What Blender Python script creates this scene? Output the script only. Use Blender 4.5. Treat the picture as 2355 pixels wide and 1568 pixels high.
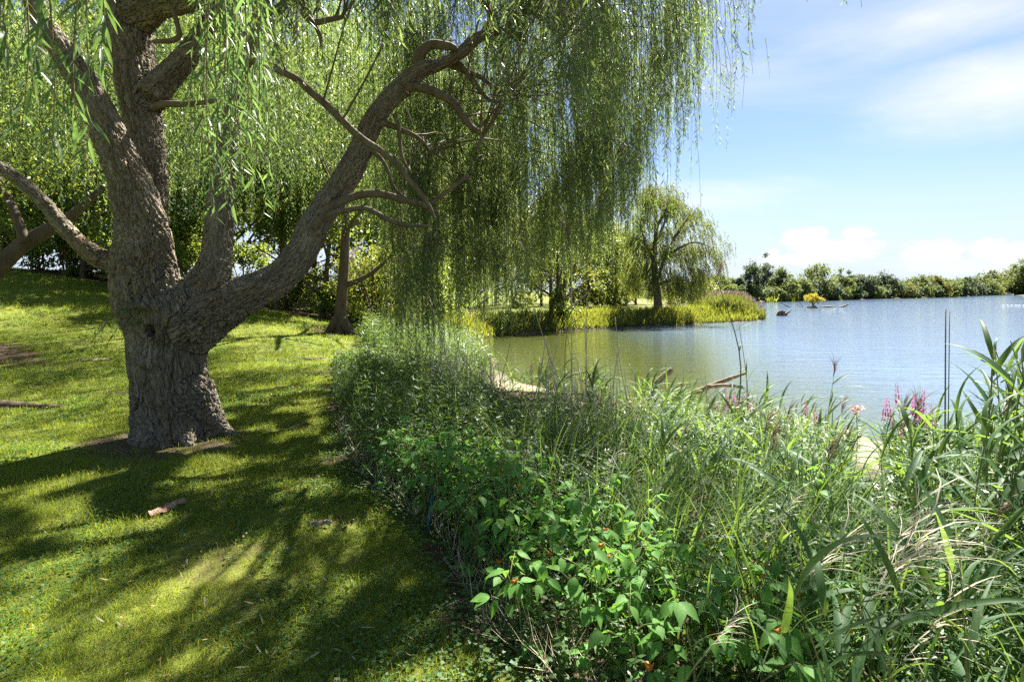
import bpy, math, random
import numpy as np
from mathutils import Vector, Matrix, Euler

for o in list(bpy.data.objects):
    bpy.data.objects.remove(o)
SC = bpy.context.scene
COL = SC.collection
R = np.random.RandomState(11)
random.seed(5)
PI = math.pi

# ------------------------------------------------------------------ camera, world, sun, exposure
F, CX, HY, EYE = 1308.0, 1177.5, 670.0, 1.65          # photo measured at 2355 px wide; eye 1.65 m above the lawn
cam = bpy.data.cameras.new('camera')
cam.sensor_width = 36.0
cam.lens = F / 2355.0 * 36.0
cam.shift_y = -(784.0 - HY) / 2355.0
cam.clip_start, cam.clip_end = 0.05, 5000
camo = bpy.data.objects.new('camera', cam)
COL.objects.link(camo)
camo.location = (0, 0, EYE)
camo.rotation_euler = (math.radians(90), 0, 0)
SC.camera = camo

SUN_AZ, SUN_EL = math.radians(27), math.radians(51)     # azimuth from +Y towards +X
sun = bpy.data.lights.new('sun', 'SUN')
sun.energy = 5.0
sun.angle = math.radians(0.55)
sun.color = (1.0, 0.95, 0.86)
suno = bpy.data.objects.new('sun', sun)
COL.objects.link(suno)
sd = Vector((math.sin(SUN_AZ) * math.cos(SUN_EL), math.cos(SUN_AZ) * math.cos(SUN_EL), math.sin(SUN_EL)))
suno.rotation_euler = sd.to_track_quat('Z', 'Y').to_euler()
suno.location = (20, 20, 40)

SC.view_settings.view_transform = 'Standard'
SC.view_settings.look = 'None'
SC.view_settings.gamma = 1
SC.view_settings.use_curve_mapping = False
SC.view_settings.exposure = 2.42
SC.cycles.use_denoising = False
SC.cycles.max_bounces = 8
SC.cycles.diffuse_bounces = 4
SC.cycles.glossy_bounces = 3
SC.cycles.transmission_bounces = 6
SC.cycles.sample_clamp_indirect = 6

W = bpy.data.worlds.new('World')
SC.world = W
W.use_nodes = True


class NT:
    """tiny helper to write node trees"""
    def __init__(s, tree, clear=True):
        s.t = tree
        if clear:
            tree.nodes.clear()

    def n(s, typ, ins=None, **props):
        nd = s.t.nodes.new(typ)
        for k, v in props.items():
            setattr(nd, k, v)
        for k, v in (ins or {}).items():
            sock = nd.inputs[k]
            if isinstance(v, bpy.types.NodeSocket):
                s.t.links.new(v, sock)
            else:
                if isinstance(v, tuple) and len(v) == 3 and sock.type == 'RGBA':
                    v = v + (1.0,)
                sock.default_value = v
        return nd

    def m(s, op, a, b=0.0, c=0.0, clamp=False):
        nd = s.t.nodes.new('ShaderNodeMath')
        nd.operation = op
        nd.use_clamp = clamp
        for i, v in enumerate((a, b, c)):
            if isinstance(v, bpy.types.NodeSocket):
                s.t.links.new(v, nd.inputs[i])
            else:
                nd.inputs[i].default_value = v
        return nd.outputs[0]

    def mix(s, fac, a, b, blend='MIX'):
        nd = s.t.nodes.new('ShaderNodeMix')
        nd.data_type = 'RGBA'
        nd.blend_type = blend
        for idx, v in ((0, fac), (6, a), (7, b)):
            if isinstance(v, bpy.types.NodeSocket):
                s.t.links.new(v, nd.inputs[idx])
            else:
                nd.inputs[idx].default_value = v if not (isinstance(v, tuple) and len(v) == 3) else v + (1.0,)
        return nd.outputs[2]

    def noise(s, vec, scale, detail=3.0, rough=0.55, out='Fac', dist=0.0):
        ins = {'Scale': scale, 'Detail': detail, 'Roughness': rough, 'Distortion': dist}
        if vec is not None:
            ins['Vector'] = vec
        return s.n('ShaderNodeTexNoise', ins).outputs[out]

    def ramp(s, fac, stops, interp='LINEAR'):
        nd = s.t.nodes.new('ShaderNodeValToRGB')
        nd.color_ramp.interpolation = interp
        while len(nd.color_ramp.elements) < len(stops):
            nd.color_ramp.elements.new(0.5)
        for e, (p, c) in zip(nd.color_ramp.elements, stops):
            e.position = p
            e.color = c if len(c) == 4 else tuple(c) + (1.0,)
        s.t.links.new(fac, nd.inputs[0])
        return nd.outputs[0]

    def smooth(s, x, a, b):
        nd = s.n('ShaderNodeMapRange', {'From Min': a, 'From Max': b, 'To Min': 0.0, 'To Max': 1.0}, interpolation_type='SMOOTHSTEP')
        s.t.links.new(x, nd.inputs[0])
        return nd.outputs[0]


# ---- the sky: Nishita plus fair-weather cumulus low over the horizon and thin cirrus
def build_world():
    t = NT(W.node_tree)
    sky = t.n('ShaderNodeTexSky', sky_type='NISHITA', sun_disc=False, sun_elevation=SUN_EL,
              sun_rotation=SUN_AZ, altitude=100.0, air_density=1.0, dust_density=0.6, ozone_density=1.6)
    gen = t.n('ShaderNodeTexCoord').outputs['Generated']
    sep = t.n('ShaderNodeSeparateXYZ', {0: gen})
    x, y, z = sep.outputs
    az = t.m('ARCTAN2', x, y)
    el = t.m('ARCSINE', z)
    pos = t.n('ShaderNodeCombineXYZ', {0: az, 1: el}).outputs[0]
    # cirrus on a flat layer high above
    zz = t.m('MAXIMUM', t.m('ADD', z, 0.12), 0.05)
    flat = t.n('ShaderNodeCombineXYZ', {0: t.m('DIVIDE', x, zz), 1: t.m('DIVIDE', y, zz)}).outputs[0]
    mp = t.n('ShaderNodeMapping', {'Vector': flat, 'Rotation': (0, 0, math.radians(-24)), 'Scale': (0.55, 1.9, 1), 'Location': (0.35, 0.2, 0)}).outputs[0]
    ci = t.noise(mp, 0.85, 7, 0.58, dist=0.7)
    ci2 = t.noise(flat, 0.42, 2, 0.5)
    cir = t.m('MULTIPLY', t.smooth(ci, 0.43, 0.80), t.smooth(ci2, 0.34, 0.62))
    # a broad bright veil high on the right
    def blob(a0, e0, ra, re, nz, amp):
        da = t.m('DIVIDE', t.m('SUBTRACT', az, a0), ra)
        de = t.m('DIVIDE', t.m('SUBTRACT', el, e0), re)
        d = t.m('SQRT', t.m('ADD', t.m('MULTIPLY', da, da), t.m('MULTIPLY', de, de)))
        return t.m('SUBTRACT', t.m('ADD', 1.0, t.m('MULTIPLY', t.m('SUBTRACT', nz, 0.5), amp)), d)
    vn = t.noise(t.n('ShaderNodeMapping', {'Vector': pos, 'Rotation': (0, 0, 0.25), 'Scale': (3.0, 9.0, 1)}).outputs[0], 1.0, 6, 0.6)
    veil = t.m('MAXIMUM', t.smooth(blob(0.74, 0.26, 0.25, 0.075, vn, 1.6), 0.0, 1.1), t.smooth(blob(0.63, 0.37, 0.26, 0.06, vn, 1.6), 0.0, 1.2))
    veil = t.m('MAXIMUM', veil, t.smooth(blob(0.30, 0.15, 0.3, 0.05, vn, 1.6), 0.0, 1.6))
    cirrus = t.m('MINIMUM', t.m('ADD', t.m('MULTIPLY', cir, 0.6), t.m('MULTIPLY', veil, 0.8)), 0.9)
    # cumulus heaps
    cn = t.noise(t.n('ShaderNodeMapping', {'Vector': pos, 'Scale': (1.0, 1.35, 1)}).outputs[0], 17.0, 7, 0.58)
    heaps = None
    for (a0, e0, ra, re) in ((0.475, 0.078, 0.045, 0.032), (0.515, 0.062, 0.075, 0.026), (0.43, 0.060, 0.020, 0.016), (0.545, 0.088, 0.03, 0.015), (0.455, 0.05, 0.08, 0.02),
                             (0.645, 0.052, 0.055, 0.026), (0.70, 0.050, 0.05, 0.025), (0.755, 0.044, 0.05, 0.02), (0.68, 0.034, 0.13, 0.02),
                             (0.95, 0.05, 0.10, 0.03), (1.25, 0.06, 0.12, 0.035), (-0.5, 0.06, 0.1, 0.03), (-1.2, 0.07, 0.12, 0.035), (1.9, 0.07, 0.15, 0.04), (-2.2, 0.06, 0.15, 0.04), (2.7, 0.06, 0.12, 0.035)):
        b = blob(a0, e0, ra, re, cn, 1.7)
        heaps = b if heaps is None else t.m('MAXIMUM', heaps, b)
    cu = t.smooth(heaps, 0.0, 0.42)
    cn2 = t.noise(t.n('ShaderNodeMapping', {'Vector': pos, 'Scale': (1.0, 1.6, 1), 'Location': (3, 0.035, 0)}).outputs[0], 30.0, 6, 0.62)
    core = t.smooth(t.m('ADD', heaps, t.m('MULTIPLY', t.m('SUBTRACT', cn2, 0.5), 2.2)), 0.15, 0.75)
    soft = t.m('MULTIPLY', t.smooth(el, 0.020, 0.075), 1.0)
    cu = t.m('MULTIPLY', cu, t.m('ADD', 0.35, t.m('MULTIPLY', soft, 0.65)))
    # deepen the blue a little, whiten towards the horizon
    hsv = t.n('ShaderNodeHueSaturation', {'Saturation': 1.05, 'Value': 1.0, 'Color': sky.outputs[0]}).outputs[0]
    skyc = t.mix(1.0, hsv, (0.47, 0.505, 0.55), 'MULTIPLY')
    low = t.m('SUBTRACT', 1.0, t.smooth(el, 0.0, 0.24))
    skyc = t.mix(t.m('MULTIPLY', low, 0.9), skyc, (2.95, 3.4, 4.1))
    white = (4.1, 4.15, 4.3)
    c1 = t.mix(cirrus, skyc, white)
    shade = t.mix(core, (3.5, 3.62, 3.9), (4.3, 4.2, 4.1))
    c2 = t.mix(t.m('MULTIPLY', cu, 0.9), c1, shade)
    bg = t.n('ShaderNodeBackground', {'Color': c2, 'Strength': 0.05})
    t.n('ShaderNodeOutputWorld', {'Surface': bg.outputs[0]})


build_world()


# ------------------------------------------------------------------ small helpers
def at(x, y, Y):
    """a point measured in the photo, placed at distance Y"""
    return np.array(((x - CX) / F * Y, Y, EYE - (y - HY) / F * Y))


def proj(P):
    P = np.asarray(P)
    return CX + F * P[..., 0] / P[..., 1], HY - F * (P[..., 2] - EYE) / P[..., 1]


def smoothstep(x):
    x = np.clip(x, 0, 1)
    return x * x * (3 - 2 * x)


def norm(v):
    return v / np.maximum(np.linalg.norm(v, axis=-1, keepdims=True), 1e-9)


_perm = np.random.RandomState(3).permutation(256)
_perm = np.concatenate([_perm, _perm, _perm])
_grad = norm(np.random.RandomState(4).normal(size=(256, 3)))


def perlin(P):
    P = np.asarray(P, float)
    i = np.floor(P).astype(int)
    f = P - i
    i &= 255
    u = f * f * f * (f * (f * 6 - 15) + 10)
    def g(dx, dy, dz):
        h = _perm[_perm[_perm[(i[:, 0] + dx) & 255] + ((i[:, 1] + dy) & 255)] + ((i[:, 2] + dz) & 255)]
        return np.sum(_grad[h] * (f - (dx, dy, dz)), axis=1)
    def lerp(a, b, t):
        return a + t * (b - a)
    x00 = lerp(g(0, 0, 0), g(1, 0, 0), u[:, 0]); x10 = lerp(g(0, 1, 0), g(1, 1, 0), u[:, 0])
    x01 = lerp(g(0, 0, 1), g(1, 0, 1), u[:, 0]); x11 = lerp(g(0, 1, 1), g(1, 1, 1), u[:, 0])
    return lerp(lerp(x00, x10, u[:, 1]), lerp(x01, x11, u[:, 1]), u[:, 2]) * 1.6


def np_mesh(name, V, faces, mats=(), smooth=False):
    """V (n,3); faces: array (m,k) or list of such arrays"""
    if not isinstance(faces, (list, tuple)):
        faces = [faces]
    V = np.asarray(V, np.float32)
    me = bpy.data.meshes.new(name)
    me.vertices.add(len(V))
    me.vertices.foreach_set('co', V.ravel())
    loops = np.concatenate([f.ravel() for f in faces]).astype(np.int32) if len(faces) else np.zeros(0, np.int32)
    sizes = np.concatenate([np.full(len(f), f.shape[1]) for f in faces]).astype(np.int32) if len(faces) else np.zeros(0, np.int32)
    me.loops.add(len(loops))
    me.loops.foreach_set('vertex_index', loops)
    me.polygons.add(len(sizes))
    starts = np.concatenate([[0], np.cumsum(sizes)[:-1]]).astype(np.int32) if len(sizes) else sizes
    me.polygons.foreach_set('loop_start', starts)
    if smooth:
        me.polygons.foreach_set('use_smooth', np.ones(len(sizes), bool))
    for m in mats:
        me.materials.append(m)
    me.update(calc_edges=True)
    return me


class Geo:
    """collects vertex and face arrays for one mesh"""
    def __init__(s):
        s.V, s.Q, s.T, s.n = [], [], [], 0
        s.mi = []

    def add(s, V, Fc):
        V = np.asarray(V, float).reshape(-1, 3)
        for f in (Fc if isinstance(Fc, (list, tuple)) else [Fc]):
            if len(f) == 0:
                continue
            (s.Q if f.shape[1] == 4 else s.T).append(f + s.n)
        s.V.append(V)
        s.n += len(V)
        return s

    def mesh(s, name, mat, smooth=False):
        fs = []
        if s.Q:
            fs.append(np.concatenate(s.Q))
        if s.T:
            fs.append(np.concatenate(s.T))
        return np_mesh(name, np.concatenate(s.V), fs, (mat,), smooth)


def link(name, me, parent=None, label=None, cat=None, group=None, kind=None):
    o = bpy.data.objects.new(name, me)
    COL.objects.link(o)
    if parent is not None:
        o.parent = parent
    tag(o, label, cat, group, kind)
    return o


def tag(o, label=None, cat=None, group=None, kind=None):
    for k, v in (('label', label), ('category', cat), ('group', group), ('kind', kind)):
        if v is not None:
            o[k] = v
    return o


def thing(name, label, cat, loc=(0, 0, 0), rz=0.0, group=None, scale=1.0):
    o = bpy.data.objects.new(name, None)
    o.empty_display_size = 0.1
    COL.objects.link(o)
    o.location = loc
    o.rotation_euler = (0, 0, rz)
    o.scale = (scale, scale, scale) if not isinstance(scale, tuple) else scale
    return tag(o, label, cat, group)


def spline(pts, n):
    """Catmull-Rom through rows of pts (any number of columns), n samples"""
    P = np.asarray(pts, float)
    if len(P) == 2:
        t = np.linspace(0, 1, n)[:, None]
        return P[0] * (1 - t) + P[1] * t
    Q = np.vstack([2 * P[0] - P[1], P, 2 * P[-1] - P[-2]])
    u = np.linspace(0, len(P) - 1 - 1e-6, n)
    i = u.astype(int)
    t = (u - i)[:, None]
    p0, p1, p2, p3 = Q[i], Q[i + 1], Q[i + 2], Q[i + 3]
    return 0.5 * ((2 * p1) + (p2 - p0) * t + (2 * p0 - 5 * p1 + 4 * p2 - p3) * t ** 2 + (3 * p1 - p0 - 3 * p2 + p3) * t ** 3)


def frames(P):
    T = norm(np.gradient(P, axis=0))
    ref = np.array((1.0, 0, 0)) if abs(T[0][0]) < 0.8 else np.array((0, 1.0, 0))
    e1 = [norm(np.cross(T[0], ref))]
    for k in range(1, len(P)):
        v = e1[-1] - T[k] * np.dot(e1[-1], T[k])
        e1.append(norm(v))
    e1 = np.array(e1)
    return T, e1, np.cross(T, e1)


def tube(P, r, sides=8, caps=True):
    P = np.asarray(P, float)
    r = np.broadcast_to(np.asarray(r, float), (len(P),))
    T, e1, e2 = frames(P)
    a = np.linspace(0, 2 * PI, sides, endpoint=False)
    V = P[:, None] + r[:, None, None] * (np.cos(a)[None, :, None] * e1[:, None] + np.sin(a)[None, :, None] * e2[:, None])
    n = len(P)
    V = V.reshape(-1, 3)
    k, j = np.meshgrid(np.arange(n - 1), np.arange(sides), indexing='ij')
    j2 = (j + 1) % sides
    Q = np.stack([k * sides + j, k * sides + j2, (k + 1) * sides + j2, (k + 1) * sides + j], -1).reshape(-1, 4)
    if not caps:
        return V, [Q]
    c0, c1 = len(V), len(V) + 1
    V = np.vstack([V, P[0], P[-1]])
    jj = np.arange(sides)
    T0 = np.stack([np.full(sides, c0), (jj + 1) % sides, jj], -1)
    b = (n - 1) * sides
    T1 = np.stack([np.full(sides, c1), b + jj, b + (jj + 1) % sides], -1)
    return V, [Q, np.vstack([T0, T1])]


def leaf_quads(pos, d, side, L, w, belly=0.42):
    """one diamond-shaped leaf per row"""
    L = np.broadcast_to(np.asarray(L, float), (len(pos),))[:, None]
    w = np.broadcast_to(np.asarray(w, float), (len(pos),))[:, None]
    nrm = np.cross(d, side)
    a = pos
    b = pos + d * L * belly + side * w * 0.5 + nrm * w * 0.15
    c = pos + d * L
    e = pos + d * L * belly - side * w * 0.5 + nrm * w * 0.15
    V = np.stack([a, b, c, e], 1).reshape(-1, 3)
    return V, np.arange(len(V)).reshape(-1, 4)


def ribbons(base, az, L, phi0, k, w, nseg=4, peak=0.25, twist=None):
    """bending blades: base (N,3), heading az, start lean phi0 from vertical, total bend k"""
    N = len(base)
    s = np.linspace(0, 1, nseg + 1)
    phi = phi0[:, None] + k[:, None] * s[None] ** 1.3
    step = (L / nseg)[:, None]
    mid = 0.5 * (phi[:, 1:] + phi[:, :-1])
    hx = np.concatenate([np.zeros((N, 1)), np.cumsum(np.sin(mid) * step, 1)], 1)
    hz = np.concatenate([np.zeros((N, 1)), np.cumsum(np.cos(mid) * step, 1)], 1)
    dirx, diry = np.cos(az)[:, None], np.sin(az)[:, None]
    P = np.stack([base[:, :1] + dirx * hx, base[:, 1:2] + diry * hx, base[:, 2:3] + hz], -1)
    prof = np.where(s < peak, 0.45 + 0.55 * s / max(peak, 1e-3), np.clip((1 - s) / (1 - peak), 0, 1) ** 0.8)
    prof[-1] = 0.03
    tw = np.zeros(N) if twist is None else twist
    sx, sy = -np.sin(az + tw)[:, None], np.cos(az + tw)[:, None]
    half = 0.5 * w[:, None] * prof[None]
    S = np.stack([sx * half, sy * half, np.zeros_like(half)], -1)
    V = np.stack([P - S, P + S], 2)                       # N, nseg+1, 2, 3
    idx = np.arange(N * (nseg + 1) * 2).reshape(N, nseg + 1, 2)
    Q = np.stack([idx[:, :-1, 0], idx[:, :-1, 1], idx[:, 1:, 1], idx[:, 1:, 0]], -1).reshape(-1, 4)
    return V.reshape(-1, 3), Q


def randdir(n, rs):
    return norm(rs.normal(size=(n, 3)))


# ------------------------------------------------------------------ materials
def new_mat(name):
    m = bpy.data.materials.new(name)
    m.use_nodes = True
    return m, NT(m.node_tree)


def leaf_mat(name, c1, c2, t1, t2, fac=0.45, rough=0.42, spec=0.35, patch=0.5, dry=None):
    """leaf: glossy top and translucent body; hue varies from leaf to leaf and over the plant"""
    m, t = new_mat(name)
    rnd = t.n('ShaderNodeNewGeometry').outputs['Random Per Island']
    big = t.noise(t.n('ShaderNodeTexCoord').outputs['Object'], patch, 2)
    f = t.m('MULTIPLY_ADD', rnd, 0.6, t.m('MULTIPLY', t.m('SUBTRACT', big, 0.3), 1.0), clamp=True)
    col, tr = t.mix(f, c1, c2), t.mix(f, t1, t2)
    if dry is not None:
        sel = t.m('GREATER_THAN', t.m('FRACT', t.m('MULTIPLY', rnd, 37.7)), 1 - dry[1])
        col = t.mix(sel, col, dry[0])
        tr = t.mix(sel, tr, dry[0])
    p = t.n('ShaderNodeBsdfPrincipled', {'Base Color': col, 'Roughness': rough, 'Specular IOR Level': spec})
    tl = t.n('ShaderNodeBsdfTranslucent', {'Color': tr})
    mx = t.n('ShaderNodeMixShader', {0: fac, 1: p.outputs[0], 2: tl.outputs[0]})
    t.n('ShaderNodeOutputMaterial', {0: mx.outputs[0]})
    return m


def bark_mat(name, c1, c2, c3, scale=1.0, attr=None, bump=0.6):
    m, t = new_mat(name)
    tc = t.n('ShaderNodeTexCoord').outputs['Object']
    if attr:
        v = t.n('ShaderNodeAttribute', attribute_name=attr).outputs['Vector']
    else:
        v = t.n('ShaderNodeMapping', {'Vector': tc, 'Scale': (1, 1, 0.22)}).outputs[0]
    fine = t.noise(v, 38 * scale, 5, 0.65)
    mid = t.noise(v, 9 * scale, 4, 0.6)
    big = t.noise(tc, 1.6, 3, 0.6)
    col = t.mix(t.smooth(mid, 0.3, 0.7), c1, c2)
    col = t.mix(t.m('MULTIPLY', t.smooth(big, 0.52, 0.72), 0.7), col, c3)
    col = t.mix(t.m('MULTIPLY', fine, 0.5), col, t.mix(1.0, col, (1.6, 1.55, 1.5), 'MULTIPLY'))
    h = t.m('ADD', t.m('MULTIPLY', fine, 0.6), mid)
    if attr:        # interlacing furrows finer than the mesh carries
        f1 = t.smooth(t.m('ABSOLUTE', t.m('SUBTRACT', t.noise(v, 15.0, 2, 0.5, dist=0.5), 0.5)), 0.0, 0.11)
        f2 = t.smooth(t.m('ABSOLUTE', t.m('SUBTRACT', t.noise(v, 31.0, 2, 0.5, dist=0.4), 0.5)), 0.0, 0.10)
        h = t.m('ADD', t.m('MULTIPLY', h, 0.35), t.m('ADD', t.m('MULTIPLY', f1, 1.0), t.m('MULTIPLY', f2, 0.45)))
    bp = t.n('ShaderNodeBump', {'Strength': bump, 'Distance': 0.035 if attr else 0.02, 'Height': h})
    p = t.n('ShaderNodeBsdfPrincipled', {'Base Color': col, 'Roughness': 0.85, 'Specular IOR Level': 0.2, 'Normal': bp.outputs[0]})
    t.n('ShaderNodeOutputMaterial', {0: p.outputs[0]})
    return m


def plain_mat(name, c1, c2, scale=6.0, rough=0.7, spec=0.3, bump=0.2, metallic=0.0):
    m, t = new_mat(name)
    tc = t.n('ShaderNodeTexCoord').outputs['Object']
    nz = t.noise(tc, scale, 5, 0.6)
    bp = t.n('ShaderNodeBump', {'Strength': bump, 'Distance': 0.01, 'Height': nz})
    p = t.n('ShaderNodeBsdfPrincipled', {'Base Color': t.mix(t.smooth(nz, 0.3, 0.7), c1, c2), 'Roughness': rough, 'Specular IOR Level': spec, 'Metallic': metallic, 'Normal': bp.outputs[0]})
    t.n('ShaderNodeOutputMaterial', {0: p.outputs[0]})
    return m


M = {}
M['willow_leaf'] = leaf_mat('willow_leaf', (0.050, 0.104, 0.042), (0.102, 0.155, 0.078), (0.16, 0.27, 0.05), (0.33, 0.41, 0.095), 0.46, 0.45, 0.32, 0.9)
M['willow_twig'] = plain_mat('willow_twig', (0.20, 0.16, 0.05), (0.13, 0.10, 0.04), 20, 0.6)
M['near_leaf'] = leaf_mat('near_leaf', (0.050, 0.105, 0.035), (0.085, 0.145, 0.06), (0.14, 0.27, 0.06), (0.22, 0.34, 0.07), 0.42, 0.42, 0.4, 1.5)
M['wood_leaf'] = leaf_mat('wood_leaf', (0.040, 0.074, 0.018), (0.070, 0.105, 0.030), (0.19, 0.27, 0.03), (0.36, 0.40, 0.05), 0.5, 0.40, 0.5, 0.4)
M['shrub_leaf'] = leaf_mat('shrub_leaf', (0.075, 0.135, 0.036), (0.125, 0.180, 0.055), (0.28, 0.38, 0.04), (0.40, 0.45, 0.06), 0.5, 0.40, 0.5, 0.8)
M['airy_leaf'] = leaf_mat('airy_leaf', (0.055, 0.085, 0.022), (0.105, 0.125, 0.036), (0.13, 0.17, 0.025), (0.27, 0.28, 0.045), 0.45, 0.45, 0.3, 0.5)
M['bank_leaf'] = leaf_mat('bank_leaf', (0.075, 0.115, 0.026), (0.125, 0.150, 0.040), (0.24, 0.29, 0.025), (0.34, 0.34, 0.04), 0.48, 0.4, 0.35, 0.2)
M['far_leaf'] = leaf_mat('far_leaf', (0.070, 0.100, 0.040), (0.110, 0.135, 0.052), (0.14, 0.19, 0.05), (0.22, 0.25, 0.06), 0.45, 0.6, 0.1, 0.06)
M['far_dark_leaf'] = leaf_mat('far_dark_leaf', (0.052, 0.076, 0.048), (0.078, 0.100, 0.056), (0.09, 0.13, 0.05), (0.13, 0.16, 0.06), 0.42, 0.6, 0.1, 0.06)
M['far_gold_leaf'] = leaf_mat('far_gold_leaf', (0.078, 0.095, 0.026), (0.115, 0.120, 0.036), (0.18, 0.20, 0.04), (0.26, 0.26, 0.05), 0.42, 0.6, 0.1, 0.06)
M['yellow_leaf'] = leaf_mat('yellow_leaf', (0.24, 0.20, 0.015), (0.34, 0.27, 0.02), (0.45, 0.36, 0.02), (0.5, 0.42, 0.03), 0.45, 0.5, 0.2, 0.5)
M['reed_leaf'] = leaf_mat('reed_leaf', (0.042, 0.100, 0.042), (0.068, 0.132, 0.048), (0.14, 0.27, 0.035), (0.26, 0.36, 0.045), 0.44, 0.52, 0.14, 1.2)
M['reed_stem'] = plain_mat('reed_stem', (0.16, 0.20, 0.06), (0.22, 0.20, 0.09), 14, 0.55)
M['dead_stem'] = plain_mat('dead_stem', (0.46, 0.38, 0.23), (0.58, 0.50, 0.34), 14, 0.7)
M['plume'] = leaf_mat('plume', (0.24, 0.17, 0.13), (0.36, 0.27, 0.20), (0.3, 0.22, 0.16), (0.4, 0.3, 0.22), 0.35, 0.6, 0.2, 3)
M['dark_plume'] = leaf_mat('dark_plume', (0.10, 0.055, 0.05), (0.17, 0.10, 0.085), (0.16, 0.09, 0.07), (0.2, 0.12, 0.09), 0.3, 0.6, 0.2, 3)
M['pale_plume'] = leaf_mat('pale_plume', (0.40, 0.34, 0.24), (0.55, 0.49, 0.38), (0.45, 0.38, 0.26), (0.5, 0.45, 0.34), 0.3, 0.6, 0.2, 3)
M['bed_grass'] = leaf_mat('bed_grass', (0.040, 0.098, 0.034), (0.074, 0.134, 0.050), (0.13, 0.25, 0.036), (0.25, 0.34, 0.045), 0.40, 0.55, 0.10, 1.1, dry=((0.34, 0.31, 0.18), 0.03))
M['herb_leaf'] = leaf_mat('herb_leaf', (0.055, 0.120, 0.034), (0.095, 0.155, 0.050), (0.19, 0.33, 0.04), (0.30, 0.39, 0.04), 0.42, 0.45, 0.3, 1.0)
M['jewel_leaf'] = leaf_mat('jewel_leaf', (0.085, 0.215, 0.040), (0.13, 0.26, 0.065), (0.18, 0.42, 0.04), (0.26, 0.48, 0.05), 0.38, 0.55, 0.12, 2.0)
M['jewel_stem'] = plain_mat('jewel_stem', (0.16, 0.22, 0.06), (0.24, 0.20, 0.08), 14, 0.5)
M['orange_flower'] = leaf_mat('orange_flower', (0.55, 0.18, 0.02), (0.62, 0.25, 0.03), (0.6, 0.22, 0.02), (0.65, 0.3, 0.03), 0.35, 0.5, 0.3, 4)
M['magenta_flower'] = leaf_mat('magenta_flower', (0.34, 0.035, 0.19), (0.44, 0.08, 0.28), (0.42, 0.05, 0.25), (0.5, 0.12, 0.35), 0.4, 0.5, 0.3, 4)
M['rust_leaf'] = leaf_mat('rust_leaf', (0.30, 0.07, 0.03), (0.42, 0.13, 0.05), (0.4, 0.1, 0.03), (0.5, 0.18, 0.05), 0.35, 0.5, 0.3, 4)
M['lawn_blade'] = leaf_mat('lawn_blade', (0.085, 0.155, 0.014), (0.155, 0.20, 0.026), (0.30, 0.40, 0.02), (0.48, 0.48, 0.04), 0.47, 0.45, 0.3, 0.7, dry=((0.30, 0.24, 0.09), 0.06))
M['clover'] = leaf_mat('clover', (0.06, 0.135, 0.03), (0.09, 0.175, 0.045), (0.15, 0.28, 0.02), (0.22, 0.33, 0.03), 0.35, 0.5, 0.3, 3)
M['fallen_leaf'] = leaf_mat('fallen_leaf', (0.32, 0.28, 0.11), (0.40, 0.36, 0.22), (0.4, 0.34, 0.12), (0.5, 0.45, 0.25), 0.2, 0.5, 0.4, 3)
M['litter'] = leaf_mat('litter', (0.24, 0.15, 0.06), (0.40, 0.33, 0.16), (0.3, 0.2, 0.06), (0.4, 0.32, 0.12), 0.2, 0.7, 0.2, 6)
M['brown_leaf'] = leaf_mat('brown_leaf', (0.35, 0.16, 0.05), (0.42, 0.25, 0.08), (0.4, 0.2, 0.05), (0.4, 0.25, 0.1), 0.2, 0.5, 0.4, 3)
M['bark'] = bark_mat('bark', (0.132, 0.112, 0.080), (0.235, 0.205, 0.155), (0.19, 0.14, 0.08), 1.0, 'bark', 0.9)
M['branch_bark'] = bark_mat('branch_bark', (0.08, 0.064, 0.042), (0.14, 0.115, 0.08), (0.11, 0.082, 0.048), 1.2, None, 0.5)
M['dark_bark'] = bark_mat('dark_bark', (0.06, 0.044, 0.030), (0.10, 0.075, 0.052), (0.08, 0.062, 0.036), 0.8, None, 0.8)
M['driftwood'] = bark_mat('driftwood', (0.15, 0.12, 0.085), (0.25, 0.205, 0.15), (0.18, 0.155, 0.12), 1.5, None, 0.5)
M['wet_wood'] = bark_mat('wet_wood', (0.09, 0.06, 0.045), (0.16, 0.10, 0.07), (0.12, 0.09, 0.07), 1.5, None, 0.5)
M['hole'] = plain_mat('hole', (0.02, 0.015, 0.01), (0.035, 0.026, 0.018), 12, 0.95)
M['stake'] = plain_mat('stake', (0.012, 0.07, 0.075), (0.02, 0.095, 0.10), 30, 0.45, 0.4)
M['white_paint'] = plain_mat('white_paint', (0.72, 0.72, 0.70), (0.80, 0.80, 0.78), 4, 0.4)
M['grey_wall'] = plain_mat('grey_wall', (0.42, 0.40, 0.40), (0.50, 0.48, 0.47), 1, 0.8)
M['roof'] = plain_mat('roof', (0.13, 0.12, 0.13), (0.17, 0.16, 0.16), 2, 0.8)
M['glass'] = plain_mat('glass', (0.03, 0.04, 0.05), (0.04, 0.05, 0.06), 1, 0.1, 0.5, 0.0)


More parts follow.
